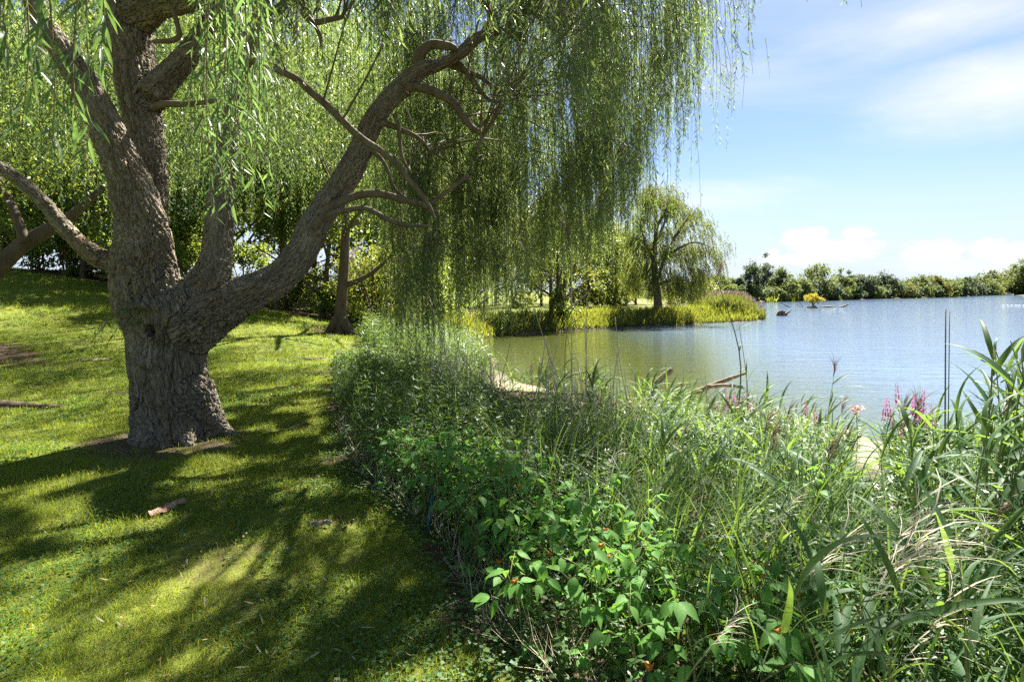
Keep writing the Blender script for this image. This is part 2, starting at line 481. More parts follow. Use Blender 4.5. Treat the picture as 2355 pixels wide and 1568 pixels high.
# ------------------------------------------------------------------ terrain
POND = np.array([(60, 4), (25, 5.5), (12, 7.5), (8.5, 8.6), (6.9, 9.6), (6.6, 11.2), (5.9, 12.6), (4.4, 13.9), (3.0, 14.6), (1.6, 15.0), (0.5, 16.6),
                 (-0.2, 19.5), (-1.2, 26), (-1.8, 30), (-0.9, 33.2), (1.4, 35.8), (6.8, 40), (10.5, 42.5), (17, 47), (21.5, 50), (25, 56), (24, 64),
                 (18, 75), (20, 100), (44, 126), (75, 150), (119, 189), (200, 260), (413, 486), (450, 470), (340, 378), (200, 215), (146, 150),
                 (125, 120), (104, 60), (80, 15)], float)
EDGE_Y = [-3, 0, 0.9, 1.6, 2.27, 2.54, 2.96, 3.66, 4.5, 5.26, 8, 12, 16, 20.5, 26, 32]
EDGE_X = [3, 1.5, .9, .5, .13, -.05, -.27, -.5, -1.06, -1.52, -2.6, -3.9, -4.6, -5.1, -5.0, -4]
WATER_Z = -0.95


def lawn_edge(y):
    return np.interp(y, EDGE_Y, EDGE_X)


def pond_sd(x, y):
    """distance to the pond's shoreline, positive on land"""
    x, y = np.asarray(x, float).ravel(), np.asarray(y, float).ravel()
    d = np.full(x.shape, 1e9)
    inside = np.zeros(x.shape, bool)
    n = len(POND)
    for i in range(n):
        a, b = POND[i], POND[(i + 1) % n]
        ab = b - a
        t = np.clip(((x - a[0]) * ab[0] + (y - a[1]) * ab[1]) / (ab @ ab), 0, 1)
        d = np.minimum(d, np.hypot(x - a[0] - t * ab[0], y - a[1] - t * ab[1]))
        c = ((a[1] > y) != (b[1] > y)) & (x < (b[0] - a[0]) * (y - a[1]) / (b[1] - a[1] + 1e-12) + a[0])
        inside ^= c
    return np.where(inside, -d, d)


def ground_z(x, y):
    x, y = np.asarray(x, float), np.asarray(y, float)
    shp = np.broadcast(x, y).shape
    x, y = np.broadcast_to(x, shp).ravel(), np.broadcast_to(y, shp).ravel()
    s = pond_sd(x, y)
    s = s + 0.35 * perlin(np.stack([x * 0.6, y * 0.6, x * 0], -1)) * smoothstep(1 - np.abs(s) / 6) * (y < 80)
    wdt = np.interp(y, [0, 16, 32, 60, 150], [5.0, 5.0, 1.8, 1.8, 6.0])
    flat = np.interp(y, [0, 16, 32], [1.4, 1.2, 0.05])
    z = np.where(s < 0, WATER_Z - 0.02 + np.maximum(s * 0.16, -1.4), WATER_Z - 0.02 + 0.06 * np.clip(s / np.maximum(flat, .2), 0, 1) + 0.91 * smoothstep((s - flat) / wdt))
    hill = 0.165 * np.maximum(0, -(x + 4.6) - 0.0) * smoothstep((y - 7.5) / 13.0)
    hill = np.where(hill > 2.6, 2.6 + (hill - 2.6) * 0.25, hill)
    hill = hill * np.interp(y, [0, 45, 90, 400], [1, 1, 0.5, 0.5])
    land = smoothstep(s / 4)
    hill = hill * land
    far_hill = 9 * smoothstep((x - 150 - 0.35 * (y - 150)) / 220) * smoothstep((y - 110) / 160) * smoothstep(s / 60)
    n = perlin(np.stack([x * 0.45, y * 0.45, x * 0 + 7], -1)) * 0.035 + perlin(np.stack([x * 1.7, y * 1.7, x * 0 + 3], -1)) * 0.012
    return (z + hill + far_hill + n * land).reshape(shp)


def axis(a, segs):
    out = [a]
    for b, st in segs:
        n = max(1, int(round((b - out[-1]) / st)))
        out.extend(np.linspace(out[-1], b, n + 1)[1:])
    return np.array(out)


gx = axis(-1500, [(-300, 120), (-60, 15), (-14, 0.8), (-6, 0.3), (9, 0.22), (30, 0.8), (80, 4), (200, 10), (700, 30), (2200, 150)])
gy = axis(-40, [(-4, 3), (0, 0.5), (16, 0.22), (52, 0.5), (80, 2), (300, 8), (700, 25), (2500, 150)])
GX, GY = np.meshgrid(gx, gy, indexing='ij')
GZ = ground_z(GX, GY)
nx, ny = len(gx), len(gy)
ii, jj = np.meshgrid(np.arange(nx - 1), np.arange(ny - 1), indexing='ij')
Q = np.stack([ii * ny + jj, (ii + 1) * ny + jj, (ii + 1) * ny + jj + 1, ii * ny + jj + 1], -1).reshape(-1, 4)


def soil_mask(x, y):
    """1 where the lawn gives way to bare soil: the bed, the bank, the wood floor, worn spots"""
    shp = np.shape(x)
    x, y = np.ravel(x), np.ravel(y)
    wob = 0.16 * perlin(np.stack([x * 1.3, y * 1.3, x * 0 + 5], -1)) + 0.08 * perlin(np.stack([x * 4, y * 4, x * 0 + 2], -1))
    bed = smoothstep((x - lawn_edge(y) + wob + 0.06) / 0.16) * (y < 31)
    s = pond_sd(x, y)
    bank = smoothstep((2.6 - s) / 1.2) * (y > 28)
    wl = np.interp(x, [-60, -20, -15.5, -10, -4.8, 0], [22.5, 22.5, 22.3, 22.6, 23.0, 24])
    wood = smoothstep((y - wl + wob * 2) / 0.8) * smoothstep((x * -1 - 1.5) / 1.5) * (y < 60)
    m = np.maximum(np.maximum(bed, bank), wood)
    for (cx_, cy_, rx, ry, a) in ((-12.5, 12.3, 2.4, 0.8, 1.0), (-11.2, 11.6, 2.6, .5, .7), (-3.9, 11.6, .45, .35, .8), (-6.2, 9.2, .6, .25, .75), (-3.8, 6.2, 1.05, .75, .75),
                                  (-1.25, 4.1, .2, .2, .6), (-1.7, 5.6, .25, .3, .7), (-6.1, 19.4, 1.1, .7, .8), (-8, 16, 1.2, .5, .4)):
        d = np.hypot((x - cx_) / rx, (y - cy_) / ry) + wob * 1.5
        m = np.maximum(m, a * smoothstep((1.2 - d) / 0.6))
    thin = perlin(np.stack([x * .8, y * .8, x * 0 + 41], -1)) + .5 * perlin(np.stack([x * 2.6, y * 2.6, x * 0 + 43], -1))
    m = np.maximum(m, .5 * smoothstep((thin - .38) / .3) * (y < 23) * (x < lawn_edge(y)))
    return m.reshape(shp)


def build_ground_mat():
    m, t = new_mat('ground')
    geo = t.n('ShaderNodeNewGeometry').outputs['Position']
    at_ = t.n('ShaderNodeAttribute', attribute_name='soil').outputs['Fac']
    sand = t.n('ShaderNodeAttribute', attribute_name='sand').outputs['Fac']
    n1 = t.noise(geo, 0.8, 4, 0.6)
    n2 = t.noise(geo, 14.0, 4, 0.65)
    n3 = t.noise(geo, 90.0, 3, 0.6)
    lawn = t.mix(t.smooth(n1, 0.35, 0.65), (0.115, 0.155, 0.016), (0.180, 0.190, 0.030))
    lawn = t.mix(t.m('MULTIPLY', t.smooth(n2, 0.5, 0.75), 0.45), lawn, (0.16, 0.14, 0.05))
    lawn = t.mix(t.m('MULTIPLY', n3, 0.6), lawn, (0.05, 0.075, 0.012))
    soil = t.mix(n2, (0.040, 0.028, 0.018), (0.115, 0.080, 0.048))
    soil = t.mix(t.m('MULTIPLY', t.smooth(n3, 0.55, 0.7), 0.6), soil, (0.22, 0.16, 0.09))
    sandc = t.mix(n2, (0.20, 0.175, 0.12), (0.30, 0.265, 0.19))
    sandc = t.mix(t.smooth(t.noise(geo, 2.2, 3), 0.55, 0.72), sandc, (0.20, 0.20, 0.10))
    edge = t.smooth(t.m('ADD', at_, t.m('MULTIPLY', t.m('SUBTRACT', n2, 0.5), 0.5)), 0.3, 0.7)
    col = t.mix(edge, lawn, soil)
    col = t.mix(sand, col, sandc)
    bp = t.n('ShaderNodeBump', {'Strength': 0.7, 'Distance': 0.03, 'Height': t.m('ADD', n2, t.m('MULTIPLY', n3, 0.5))})
    p = t.n('ShaderNodeBsdfPrincipled', {'Base Color': col, 'Roughness': 0.9, 'Specular IOR Level': 0.15, 'Normal': bp.outputs[0]})
    t.n('ShaderNodeOutputMaterial', {0: p.outputs[0]})
    return m


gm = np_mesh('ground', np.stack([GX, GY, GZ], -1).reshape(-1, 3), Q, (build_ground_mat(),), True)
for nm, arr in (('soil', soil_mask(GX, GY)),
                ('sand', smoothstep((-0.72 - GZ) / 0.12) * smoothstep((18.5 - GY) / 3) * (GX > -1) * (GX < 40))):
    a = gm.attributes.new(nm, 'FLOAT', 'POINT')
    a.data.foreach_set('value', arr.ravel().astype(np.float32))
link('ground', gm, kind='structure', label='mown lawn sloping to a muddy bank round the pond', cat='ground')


def build_water():
    m, t = new_mat('water')
    geo = t.n('ShaderNodeNewGeometry').outputs['Position']
    sep = t.n('ShaderNodeSeparateXYZ', {0: geo})
    mp = t.n('ShaderNodeMapping', {'Vector': geo, 'Rotation': (0, 0, math.radians(-12)), 'Scale': (0.42, 1.5, 1)}).outputs[0]
    mp2 = t.n('ShaderNodeMapping', {'Vector': geo, 'Rotation': (0, 0, math.radians(9)), 'Scale': (0.8, 2.4, 1)}).outputs[0]
    w1 = t.noise(mp, 1.5, 3, 0.55)
    w2 = t.noise(mp2, 4.2, 3, 0.6)
    gust = t.smooth(t.noise(t.n('ShaderNodeMapping', {'Vector': geo, 'Scale': (0.02, 0.06, 1)}).outputs[0], 1.0, 3, 0.5), 0.35, 0.65)
    open_ = t.smooth(sep.outputs[0], 2.0, 16.0)
    amp = t.m('MULTIPLY_ADD', t.m('MULTIPLY', open_, t.m('MULTIPLY_ADD', gust, 0.6, 0.4)), 0.62, 0.20)
    h = t.m('MULTIPLY', t.m('ADD', w1, t.m('MULTIPLY', w2, 0.35)), amp)
    bp = t.n('ShaderNodeBump', {'Strength': 1.0, 'Distance': 0.11, 'Height': h})
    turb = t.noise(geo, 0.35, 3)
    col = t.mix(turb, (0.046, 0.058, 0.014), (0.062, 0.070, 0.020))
    col = t.mix(t.smooth(sep.outputs[0], 4.0, 14.0), col, (0.11, 0.160, 0.24))  # murk plus painted reflections: sky blue in the open, tree olive near shore
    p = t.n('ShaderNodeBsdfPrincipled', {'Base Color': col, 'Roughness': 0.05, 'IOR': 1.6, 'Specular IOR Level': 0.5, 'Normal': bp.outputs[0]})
    t.n('ShaderNodeOutputMaterial', {0: p.outputs[0]})
    return m


wx, wy = axis(-30, [(40, 5), (200, 20), (900, 100)]), axis(2, [(60, 5), (200, 20), (900, 100)])
WX, WY = np.meshgrid(wx, wy, indexing='ij')
ii, jj = np.meshgrid(np.arange(len(wx) - 1), np.arange(len(wy) - 1), indexing='ij')
Q = np.stack([ii * len(wy) + jj, (ii + 1) * len(wy) + jj, (ii + 1) * len(wy) + jj + 1, ii * len(wy) + jj + 1], -1).reshape(-1, 4)
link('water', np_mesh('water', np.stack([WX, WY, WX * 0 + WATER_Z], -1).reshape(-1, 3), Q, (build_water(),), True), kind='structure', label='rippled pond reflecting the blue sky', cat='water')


# ------------------------------------------------------------------ the big willow
willow = thing('willow_tree', 'huge old weeping willow on the lawn with furrowed trunk and several stems', 'tree', (-3.75, 6.45, 0))
WO = np.array((-3.75, 6.45, 0.0))


def px(rows, Y0, Y1=None):
    """rows of photo x, y, radius (px) [, distance] -> world x,y,z,r"""
    out = []
    n = len(rows)
    for i, r in enumerate(rows):
        Y = r[3] if len(r) > 3 else Y0 + ((Y1 if Y1 is not None else Y0) - Y0) * i / (n - 1)
        p = at(r[0], r[1], Y)
        a, b = rows[max(i - 1, 0)], rows[min(i + 1, n - 1)]
        tx, ty = b[0] - a[0], b[1] - a[1]
        l = math.hypot(tx, ty) + 1e-6
        # a wide lens stretches round stems away from its axis: take that back out of the radius
        st = math.hypot(ty / l * math.hypot(1, (r[0] - CX) / F), tx / l * math.hypot(1, (r[1] - HY) / F))
        out.append((p[0], p[1], p[2], r[2] / F * Y / st))
    return np.array(out)


YT = 6.45
STEMS = {
    'bole': px([(412, 1045, 140), (410, 1012, 121), (405, 970, 103), (395, 910, 94), (389, 850, 91), (388, 800, 94), (392, 755, 104), (392, 715, 108), (385, 690, 92)], YT),
    'a': px([(392, 760, 90), (362, 715, 88), (338, 670, 80), (330, 620, 79), (332, 565, 70), (324, 505, 59), (308, 450, 55), (288, 395, 49), (258, 325, 43), (226, 252, 38), (172, 162, 35), (122, 88, 31), (84, 25, 28), (50, -70, 26)], YT, 5.9),
    'a2': px([(345, 560, 46), (352, 490, 36), (350, 420, 36), (337, 330, 42), (319, 220, 50), (303, 110, 53), (296, 0, 53), (290, -130, 46), (284, -200, 40)], YT + .1, 7.1),
    'b': px([(420, 740, 75), (452, 690, 58), (482, 640, 46), (498, 590, 37), (503, 535, 34), (507, 470, 32), (513, 410, 28), (522, 340, 25), (535, 260, 22), (556, 160, 20), (585, 60, 17), (620, -40, 14)], YT, 6.9),
    'c': px([(425, 745, 84), (485, 712, 66), (545, 687, 49), (600, 664, 41), (650, 633, 37), (690, 585, 35), (716, 530, 34), (742, 487, 33), (776, 438, 31), (810, 385, 29), (836, 330, 26), (858, 280, 24), (892, 232, 23), (935, 192, 23), (968, 162, 20), (1012, 148, 15), (1058, 122, 15), (1100, 87, 13), (1150, 73, 10), (1210, 90, 7)], YT, 8.2),
    'd': px([(330, 640, 55), (268, 606, 27), (222, 590, 23), (180, 556, 20), (140, 515, 19), (100, 465, 17), (50, 420, 16), (0, 385, 15), (-90, 335, 12)], YT, 6.0),
    'e': px([(345, 225, 40), (385, 180, 33), (430, 132, 28), (470, 70, 24), (510, 0, 20), (560, -90, 16)], 6.75, 7.2),
    'f': px([(315, 40, 45), (360, 12, 36), (420, 4, 30), (480, -20, 26), (560, -70, 20)], 6.85, 6.6),
    'root_r': px([(440, 910, 60), (478, 955, 36), (502, 980, 24), (528, 996, 12), (555, 1008, 6)], YT - .05),
    'root_l': px([(370, 910, 60), (332, 965, 36), (318, 990, 22), (300, 1008, 8)], YT - .1),
    'root_f': px([(400, 930, 80), (420, 965, 46, 6.3), (430, 1000, 28, 6.15), (436, 1030, 10, 6.0)], YT),
    'root_g': px([(380, 930, 80), (365, 965, 46, 6.3), (360, 1000, 26, 6.2), (352, 1025, 10, 6.1)], YT),
}


def build_trunk():
    g = Geo()
    SK = []
    for name, rows in STEMS.items():
        n = max(12, len(rows) * 8)
        S = spline(rows, n)
        S[:, 3] = np.maximum(S[:, 3], 0.02)
        g.add(*tube(S[:, :3] - WO, S[:, 3], 16))
        T, e1, e2 = frames(S[:, :3])
        v = np.concatenate([[0], np.cumsum(np.linalg.norm(np.diff(S[:, :3], axis=0), axis=1))])
        SK.append(np.concatenate([S[:, :3] - WO, S[:, 3:4], T, e1, e2, v[:, None], np.full((n, 1), len(SK) * 7.3)], 1))
    SK = np.concatenate(SK)
    me = g.mesh('trunk_raw', M['bark'])
    o = bpy.data.objects.new('trunk_raw', me)
    COL.objects.link(o)
    md = o.modifiers.new('r', 'REMESH')
    md.mode = 'VOXEL'
    md.voxel_size = 0.0125
    md2 = o.modifiers.new('s', 'SMOOTH')
    md2.iterations = 3
    md2.factor = 0.6
    ev = o.evaluated_get(bpy.context.evaluated_depsgraph_get())
    em = ev.to_mesh()
    V = np.zeros(len(em.vertices) * 3, np.float32)
    em.vertices.foreach_get('co', V)
    V = V.reshape(-1, 3).astype(float)
    NV = np.zeros(len(V) * 3, np.float32)
    em.vertices.foreach_get('normal', NV)
    NV = NV.reshape(-1, 3).astype(float)
    L = np.zeros(len(em.loops), np.int32)
    em.loops.foreach_get('vertex_index', L)
    Fq = L.reshape(-1, 4)
    ev.to_mesh_clear()
    bpy.data.objects.remove(o)
    # nearest skeleton sample for each vertex
    bark = np.zeros((len(V), 3))
    rad = np.zeros(len(V))
    for s in range(0, len(V), 20000):
        P = V[s:s + 20000]
        d = np.linalg.norm(P[:, None] - SK[None, :, :3], axis=2) / (SK[None, :, 3] + 0.08)
        k = d.argmin(1)
        rel = P - SK[k, :3]
        along = np.sum(rel * SK[k, 4:7], 1)
        bark[s:s + 20000, 0] = np.sum(rel * SK[k, 7:10], 1) + SK[k, 14]
        bark[s:s + 20000, 1] = np.sum(rel * SK[k, 10:13], 1)
        bark[s:s + 20000, 2] = (SK[k, 13] + along)
        rad[s:s + 20000] = SK[k, 3]
    q = bark * (1, 1, 0.13)
    warp = perlin(bark * (2.5, 2.5, 1.6))[:, None] * 0.028
    q2 = q + warp * (1, 1, 0)
    sc = np.interp(rad, [0.05, 0.15, 0.5], [30, 22, 16.5])[:, None]
    n1 = perlin(q2 * sc)
    n2 = perlin(q2 * sc * 2.1 + 11)
    ridge = smoothstep(np.abs(n1) * 2.7) * 0.72 + smoothstep(np.abs(n2) * 2.4) * 0.40
    lump = perlin(V * 2.6 + 3) * 0.022 + perlin(V * 6.0 + 9) * 0.010
    depth = np.interp(rad, [0.04, 0.1, 0.25, 0.5], [0.012, 0.023, 0.042, 0.056])
    disp = (ridge - 0.7) * depth + lump * np.interp(rad, [0.1, 0.4], [0.3, 1.0])
    # knot hole and its callus lips
    hp = at(335, 764, 1.0)
    # hole centre on the camera side of the bole
    A = hp / np.linalg.norm(hp - np.array((0, 0, EYE))) if False else None
    hy = 6.45 - 0.44
    hc = at(335, 765, hy) - WO
    dx, dz = V[:, 0] - hc[0], V[:, 2] - hc[2]
    front = V[:, 1] < 0.0
    rr = np.hypot(dx / 0.068, dz / (0.066 * np.where(dz > 0, 1.15, .8))) + 0.18 * perlin(V * 9)
    lip = np.hypot((dx - 0.02) / 0.24, (dz + 0.02) / 0.33)
    disp += np.where(front, 0.030 * np.exp(-((lip - 1.0) / 0.17) ** 2) - 0.035 * smoothstep((1.0 - lip) / .5) + 0.012 * np.exp(-((rr - 1.5) / 0.35) ** 2), 0)
    V = V + NV * disp[:, None]
    V[:, 1] += np.where(front & (np.abs(dx) < .3), 0.30 * smoothstep((1.18 - rr) / 0.35), 0)
    me = np_mesh('trunk', V, Fq, (M['bark'],), True)
    a = me.attributes.new('bark', 'FLOAT_VECTOR', 'POINT')
    a.data.foreach_set('vector', (bark * (1, 1, 0.22)).astype(np.float32).ravel())
    return me


link('trunk', build_trunk(), willow)

BR = [
    px([(735, 495, 12), (775, 468, 11), (820, 452, 10), (870, 447, 10), (930, 458, 8), (985, 480, 6), (1010, 500, 3)], 6.95, 7.2),
    px([(715, 525, 9), (745, 497, 7), (790, 484, 7), (840, 481, 6), (890, 505, 6), (930, 520, 5), (990, 517, 3)], 6.75, 6.9),
    px([(540, 130, 10), (600, 145, 10), (660, 170, 9), (720, 212, 9), (780, 270, 9), (830, 316, 8), (880, 350, 8), (930, 402, 7), (985, 470, 5), (1000, 500, 3)], 6.4, 6.6),
    px([(848, 290, 9), (890, 288, 8), (940, 305, 6), (975, 330, 4), (990, 352, 3)], 7.4, 7.6),
    px([(885, 215, 11), (950, 203, 11), (1000, 212, 11), (1040, 235, 10), (1060, 262, 9), (1085, 295, 8), (1108, 312, 6), (1092, 345, 4)], 7.6, 7.2),
    px([(968, 160, 13), (962, 130, 14), (985, 105, 12), (1025, 104, 11), (1050, 112, 8)], 7.9, 7.8),
    px([(1015, 140, 8), (1060, 160, 7), (1100, 175, 6), (1135, 200, 5), (1165, 215, 4), (1200, 220, 3)], 8.0, 8.4),
    px([(1030, 125, 9), (1060, 150, 7), (1090, 190, 6), (1120, 225, 5), (1145, 235, 4)], 8.0, 8.2),
    px([(590, 60, 16), (640, 22, 12), (690, -10, 11), (760, -50, 9)], 6.7, 7.2),
    px([(676, -20, 10), (700, 30, 9), (722, 50, 8), (760, 46, 7), (800, 40, 5)], 6.8, 7.0),
    px([(348, 246, 8), (400, 240, 8), (460, 236, 6), (530, 225, 4)], 6.5, 6.4),
    px([(400, 20, 7), (412, 75, 7), (398, 92, 7), (355, 100, 5)], 6.6, 6.7),
    px([(850, 340, 6), (880, 370, 5), (905, 430, 4), (935, 460, 3)], 7.3, 7.5),
    px([(905, 260, 6), (918, 300, 5), (925, 360, 4), (945, 400, 3)], 7.4, 7.5),
    px([(990, 470, 6), (1030, 440, 5), (1062, 415, 5), (1085, 408, 4)], 7.2, 7.4),
    px([(705, 20, 6), (735, 80, 5), (740, 110, 3)], 7.1, 7.2),
    px([(1100, 88, 8), (1130, 40, 8), (1090, -20, 8), (1050, -60, 7)], 8.0, 8.0),
    px([(1150, 73, 8), (1210, 30, 8), (1250, 45, 7), (1290, 90, 5)], 8.2, 8.4),
]
for rows in BR:
    S = spline(rows, len(rows) * 6)
    wob = np.stack([perlin(S[:, :3] * 3 + i * 5.3) for i in range(3)], -1) * 0.02
    g = Geo().add(*tube(S[:, :3] + wob - WO, np.maximum(S[:, 3], 0.006), 8))
    link('branch', g.mesh('branch', M['branch_bark'], True), willow)

# --- the crown: clumps of hanging shoots under an arching dome
def strand_geo(A, L, out, rs, leaf_len, leaf_w, gap, keep=None):
    """A (N,3) anchors, L lengths, out (N,2) outward pull -> leaf geometry and stem ribbons"""
    N = len(A)
    cnt = np.maximum(3, (L / gap).astype(int))
    idx = np.repeat(np.arange(N), cnt)
    first = np.concatenate([[0], np.cumsum(cnt)[:-1]])
    j = np.arange(len(idx)) - first[idx]
    s = (j + rs.uniform(0, 1, len(idx))) / cnt[idx]
    ph = rs.uniform(0, 6.28, (N, 2))
    amp = rs.uniform(0.02, 0.09, N)
    def curve(i, s):
        l = L[i]
        arch = (1 - np.exp(-s * 5)) * np.minimum(0.30, 0.3 * l)
        x = A[i, 0] + out[i, 0] * arch + amp[i] * np.sin(ph[i, 0] + s * 4.5) * s
        y = A[i, 1] + out[i, 1] * arch + amp[i] * np.sin(ph[i, 1] + s * 4.0) * s
        z = A[i, 2] - l * s + 0.1 * np.sin(s * PI) * 0
        return np.stack([x, y, z], -1)
    P = curve(idx, s)
    if keep is not None:
        k_ = keep(P)
        idx, s, P = idx[k_], s[k_], P[k_]
    a = rs.uniform(0, 2 * PI, len(idx))
    spread = rs.uniform(0.25, 0.85, len(idx))
    d = norm(np.stack([np.cos(a) * spread, np.sin(a) * spread, -rs.uniform(0.45, 1.0, len(idx))], -1))
    side = norm(np.cross(d, randdir(len(idx), rs)))
    size = rs.uniform(0.65, 1.2, len(idx)) * (1 - 0.35 * s)
    V, Fc = leaf_quads(P, d, side, leaf_len * size, leaf_w * size)
    # stems
    ns = 6
    ss = np.linspace(0, 1, ns)
    C = curve(np.repeat(np.arange(N), ns), np.tile(ss, N)).reshape(N, ns, 3)
    wv = norm(np.concatenate([rs.normal(size=(N, 2)), np.zeros((N, 1))], 1))[:, None] * (0.0035 * (1 - 0.6 * ss))[None, :, None]
    SV = np.stack([C - wv, C + wv], 2)
    ix = np.arange(N * ns * 2).reshape(N, ns, 2)
    SQ = np.stack([ix[:, :-1, 0], ix[:, :-1, 1], ix[:, 1:, 1], ix[:, 1:, 0]], -1).reshape(-1, 4)
    return (V, Fc), (SV.reshape(-1, 3), SQ)


LIM_X = [-800, 0, 200, 260, 300, 520, 560, 700, 880, 910, 985, 1010, 1040, 1150, 1170, 1250, 1270, 1425, 1445, 1480, 1520, 1575, 1600, 1660, 1690]
LIM_Y = [600, 560, 560, 600, 480, 540, 540, 560, 620, 850, 850, 700, 790, 770, 690, 650, 640, 630, 520, 430, 350, 270, 120, 60, 10]


def make_crown():
    rs = np.random.RandomState(21)
    anchors, lens, outs, clumps = [], [], [], []
    c0 = np.array((-3.3, 7.2))

    def clump(px_, py_, zt, zb, n, rad, jit=0.5):
        p = np.array((px_, py_)) + rs.normal(size=(n, 2)) * rad
        A = np.concatenate([p, zt + rs.normal(size=(n, 1)) * 0.18], 1)
        b = zb + np.abs(rs.normal(size=n)) * jit
        L = np.maximum(A[:, 2] - b, 0.3)
        o = norm(p - c0) * rs.uniform(0.2, 1.0, (n, 1))
        anchors.append(A); lens.append(L); outs.append(o)
        clumps.append((px_, py_, zt))

    n_made = 0
    tries = 0
    while n_made < 275 and tries < 6000:
        tries += 1
        th = rs.uniform(0, 2 * PI)
        Rm = 7.0 + 0.7 * math.sin(th * 3 + 1) + 0.5 * math.sin(th * 5)
        u = rs.uniform(0.05, 1) ** 0.55
        r = Rm * u
        X, Yp = c0[0] + r * math.cos(th), c0[1] + r * math.sin(th)
        if Yp < 0.4:
            continue
        zt = (9.3 - 3.2 * u ** 2.2) * rs.uniform(0.62, 1.0)
        zb = zt - rs.uniform(1.2, 3.4) - (0.9 if u > .75 else 0)
        xd = CX + F * X / Yp
        frame_top = EYE + HY / F * Yp
        if Yp < 6.7:
            # near half: stay above the picture, save where the photo has drapes
            if zb < frame_top + 0.05:
                if zt - 0.7 < frame_top:
                    continue
                zb = frame_top + 0.05
            if zt - zb < 0.5:
                continue
            if rs.uniform() < 0.60:      # gaps that let the sun through to the lawn
                continue
            clump(X, Yp, zt, zb, 9, 0.17, 0.3)
            n_made += 0.6
            continue
        if xd > 1690:
            continue
        if Yp < 8.3 and 540 < xd < 1130:
            continue
        if xd < 880 and rs.uniform() < .78:
            n_made += .5
            continue
        lim = np.interp(xd, LIM_X, LIM_Y) - abs(rs.normal()) * 60
        zlim = EYE + (HY - lim) / F * Yp
        if zt < zlim + 0.6:
            if zt < 3.2:
                continue
            zlim = zt - 0.7 if zt - 0.7 > zlim else zlim
            if zt < zlim + .4:
                continue
        zb = max(zlim, zb if rs.uniform() < 0.7 else zlim)
        if xd > 850:
            zb = max(zlim, zt - rs.uniform(2.0, 6.0))
        clump(X, Yp, zt, zb, 14, 0.22 + 0.02 * Yp, 0.4)
        n_made += 1
    # unseen roof of the crown over the lawn, added above the picture for shade
    for k in range(175):
        Yp = rs.uniform(3.6, 11.5)
        X = rs.uniform(-6.5, 3.6)
        if math.hypot(X - c0[0], Yp - c0[1]) > 7.4:
            continue
        zb = EYE + HY / F * Yp + rs.uniform(.05, 1.6)
        clump(X, Yp, zb + rs.uniform(.9, 2.0), zb, 12, .26, .3)
    for k in range(34):  # unseen clumps added beyond the crown edge to shade the bed
        Yp = rs.uniform(4.4, 9.6)
        X = rs.uniform(.3, 6.2)
        zb = EYE + HY / F * Yp + rs.uniform(.08, 1.8)
        clump(X, Yp, zb + rs.uniform(.8, 1.9), zb, 12, .27, .3)
    # the curtain on the pond side, tier behind tier
    for k in range(78):
        Yp = rs.uniform(7.0, 12.5)
        xd = rs.uniform(880, 1640)
        if Yp < 8.6 and xd < 1150:
            continue
        lim = np.interp(xd, LIM_X, LIM_Y)
        top = -rs.uniform(0, 150) if rs.uniform() < .5 else rs.uniform(0, max(lim - 160, 10))
        bot = min(lim - abs(rs.normal()) * 55, top + rs.uniform(160, 420))
        if bot < 40 or bot - top < 80:
            continue
        X = (xd - CX) / F * Yp
        clump(X, Yp, EYE + (HY - top) / F * Yp, EYE + (HY - bot) / F * Yp, 13, 0.14, 0.4)
    for k in range(46):
        xd = rs.uniform(905, 1465)
        Yp = rs.uniform(8.7, 11.5)
        bot = np.interp(xd, LIM_X, LIM_Y) + 10 - abs(rs.normal()) * 55
        top = bot - rs.uniform(230, 420)
        clump((xd - CX) / F * Yp, Yp, EYE + (HY - top) / F * Yp, EYE + (HY - bot) / F * Yp, 14, .13, .25)
    # long trailing drapes seen against the bank and the pond
    for (x, bot, Yp, n) in ((955, 860, 8.2, 26), (968, 820, 8.4, 20), (940, 760, 8.0, 16), (1055, 770, 9.2, 10), (1085, 800, 9.6, 12), (1120, 790, 9.4, 12), (1142, 760, 9.4, 8), (1025, 720, 9.0, 10),
                            (1180, 700, 9.8, 9), (1215, 745, 10.2, 5), (1240, 690, 10, 8), (1290, 655, 9, 12), (1330, 640, 8.6, 16), (1370, 660, 8.8, 14), (1405, 640, 8.8, 14), (1265, 620, 9.2, 12),
                            (1345, 560, 8.2, 16), (1300, 540, 8.0, 14), (1420, 540, 8.6, 14), (1455, 470, 8.8, 10), (1490, 410, 9, 8), (1535, 330, 9, 8), (1570, 270, 9.2, 8)):
        X = (x - CX) / F * Yp
        zb = EYE + (HY - bot) / F * Yp
        clump(X, Yp, zb + rs.uniform(2.2, 3.4), zb, n, 0.09, 0.5)
    # strips of canopy over the lawn, middle distance, hanging into the top of the picture
    for k in range(22):
        xd = rs.uniform(600, 720) if k < 11 else rs.uniform(820, 910)
        Yp = rs.uniform(4.6, 6.0)
        bot = rs.uniform(40, 260)
        X = (xd - CX) / F * Yp
        clump(X, Yp, EYE + (HY + 150) / F * Yp, EYE + (HY - bot) / F * Yp, 7, 0.10, 0.3)
    for k in range(18):
        xd = rs.uniform(1130, 1420)
        Yp = rs.uniform(5.0, 6.6)
        bot = rs.uniform(120, 440)
        X = (xd - CX) / F * Yp
        clump(X, Yp, EYE + (HY + 100 - (0 if rs.uniform() < .5 else 200)) / F * Yp, EYE + (HY - bot) / F * Yp, 8, 0.10, 0.3)
    return np.concatenate(anchors), np.concatenate(lens), np.concatenate(outs), clumps, rs


A, L, O, clumps, rs = make_crown()


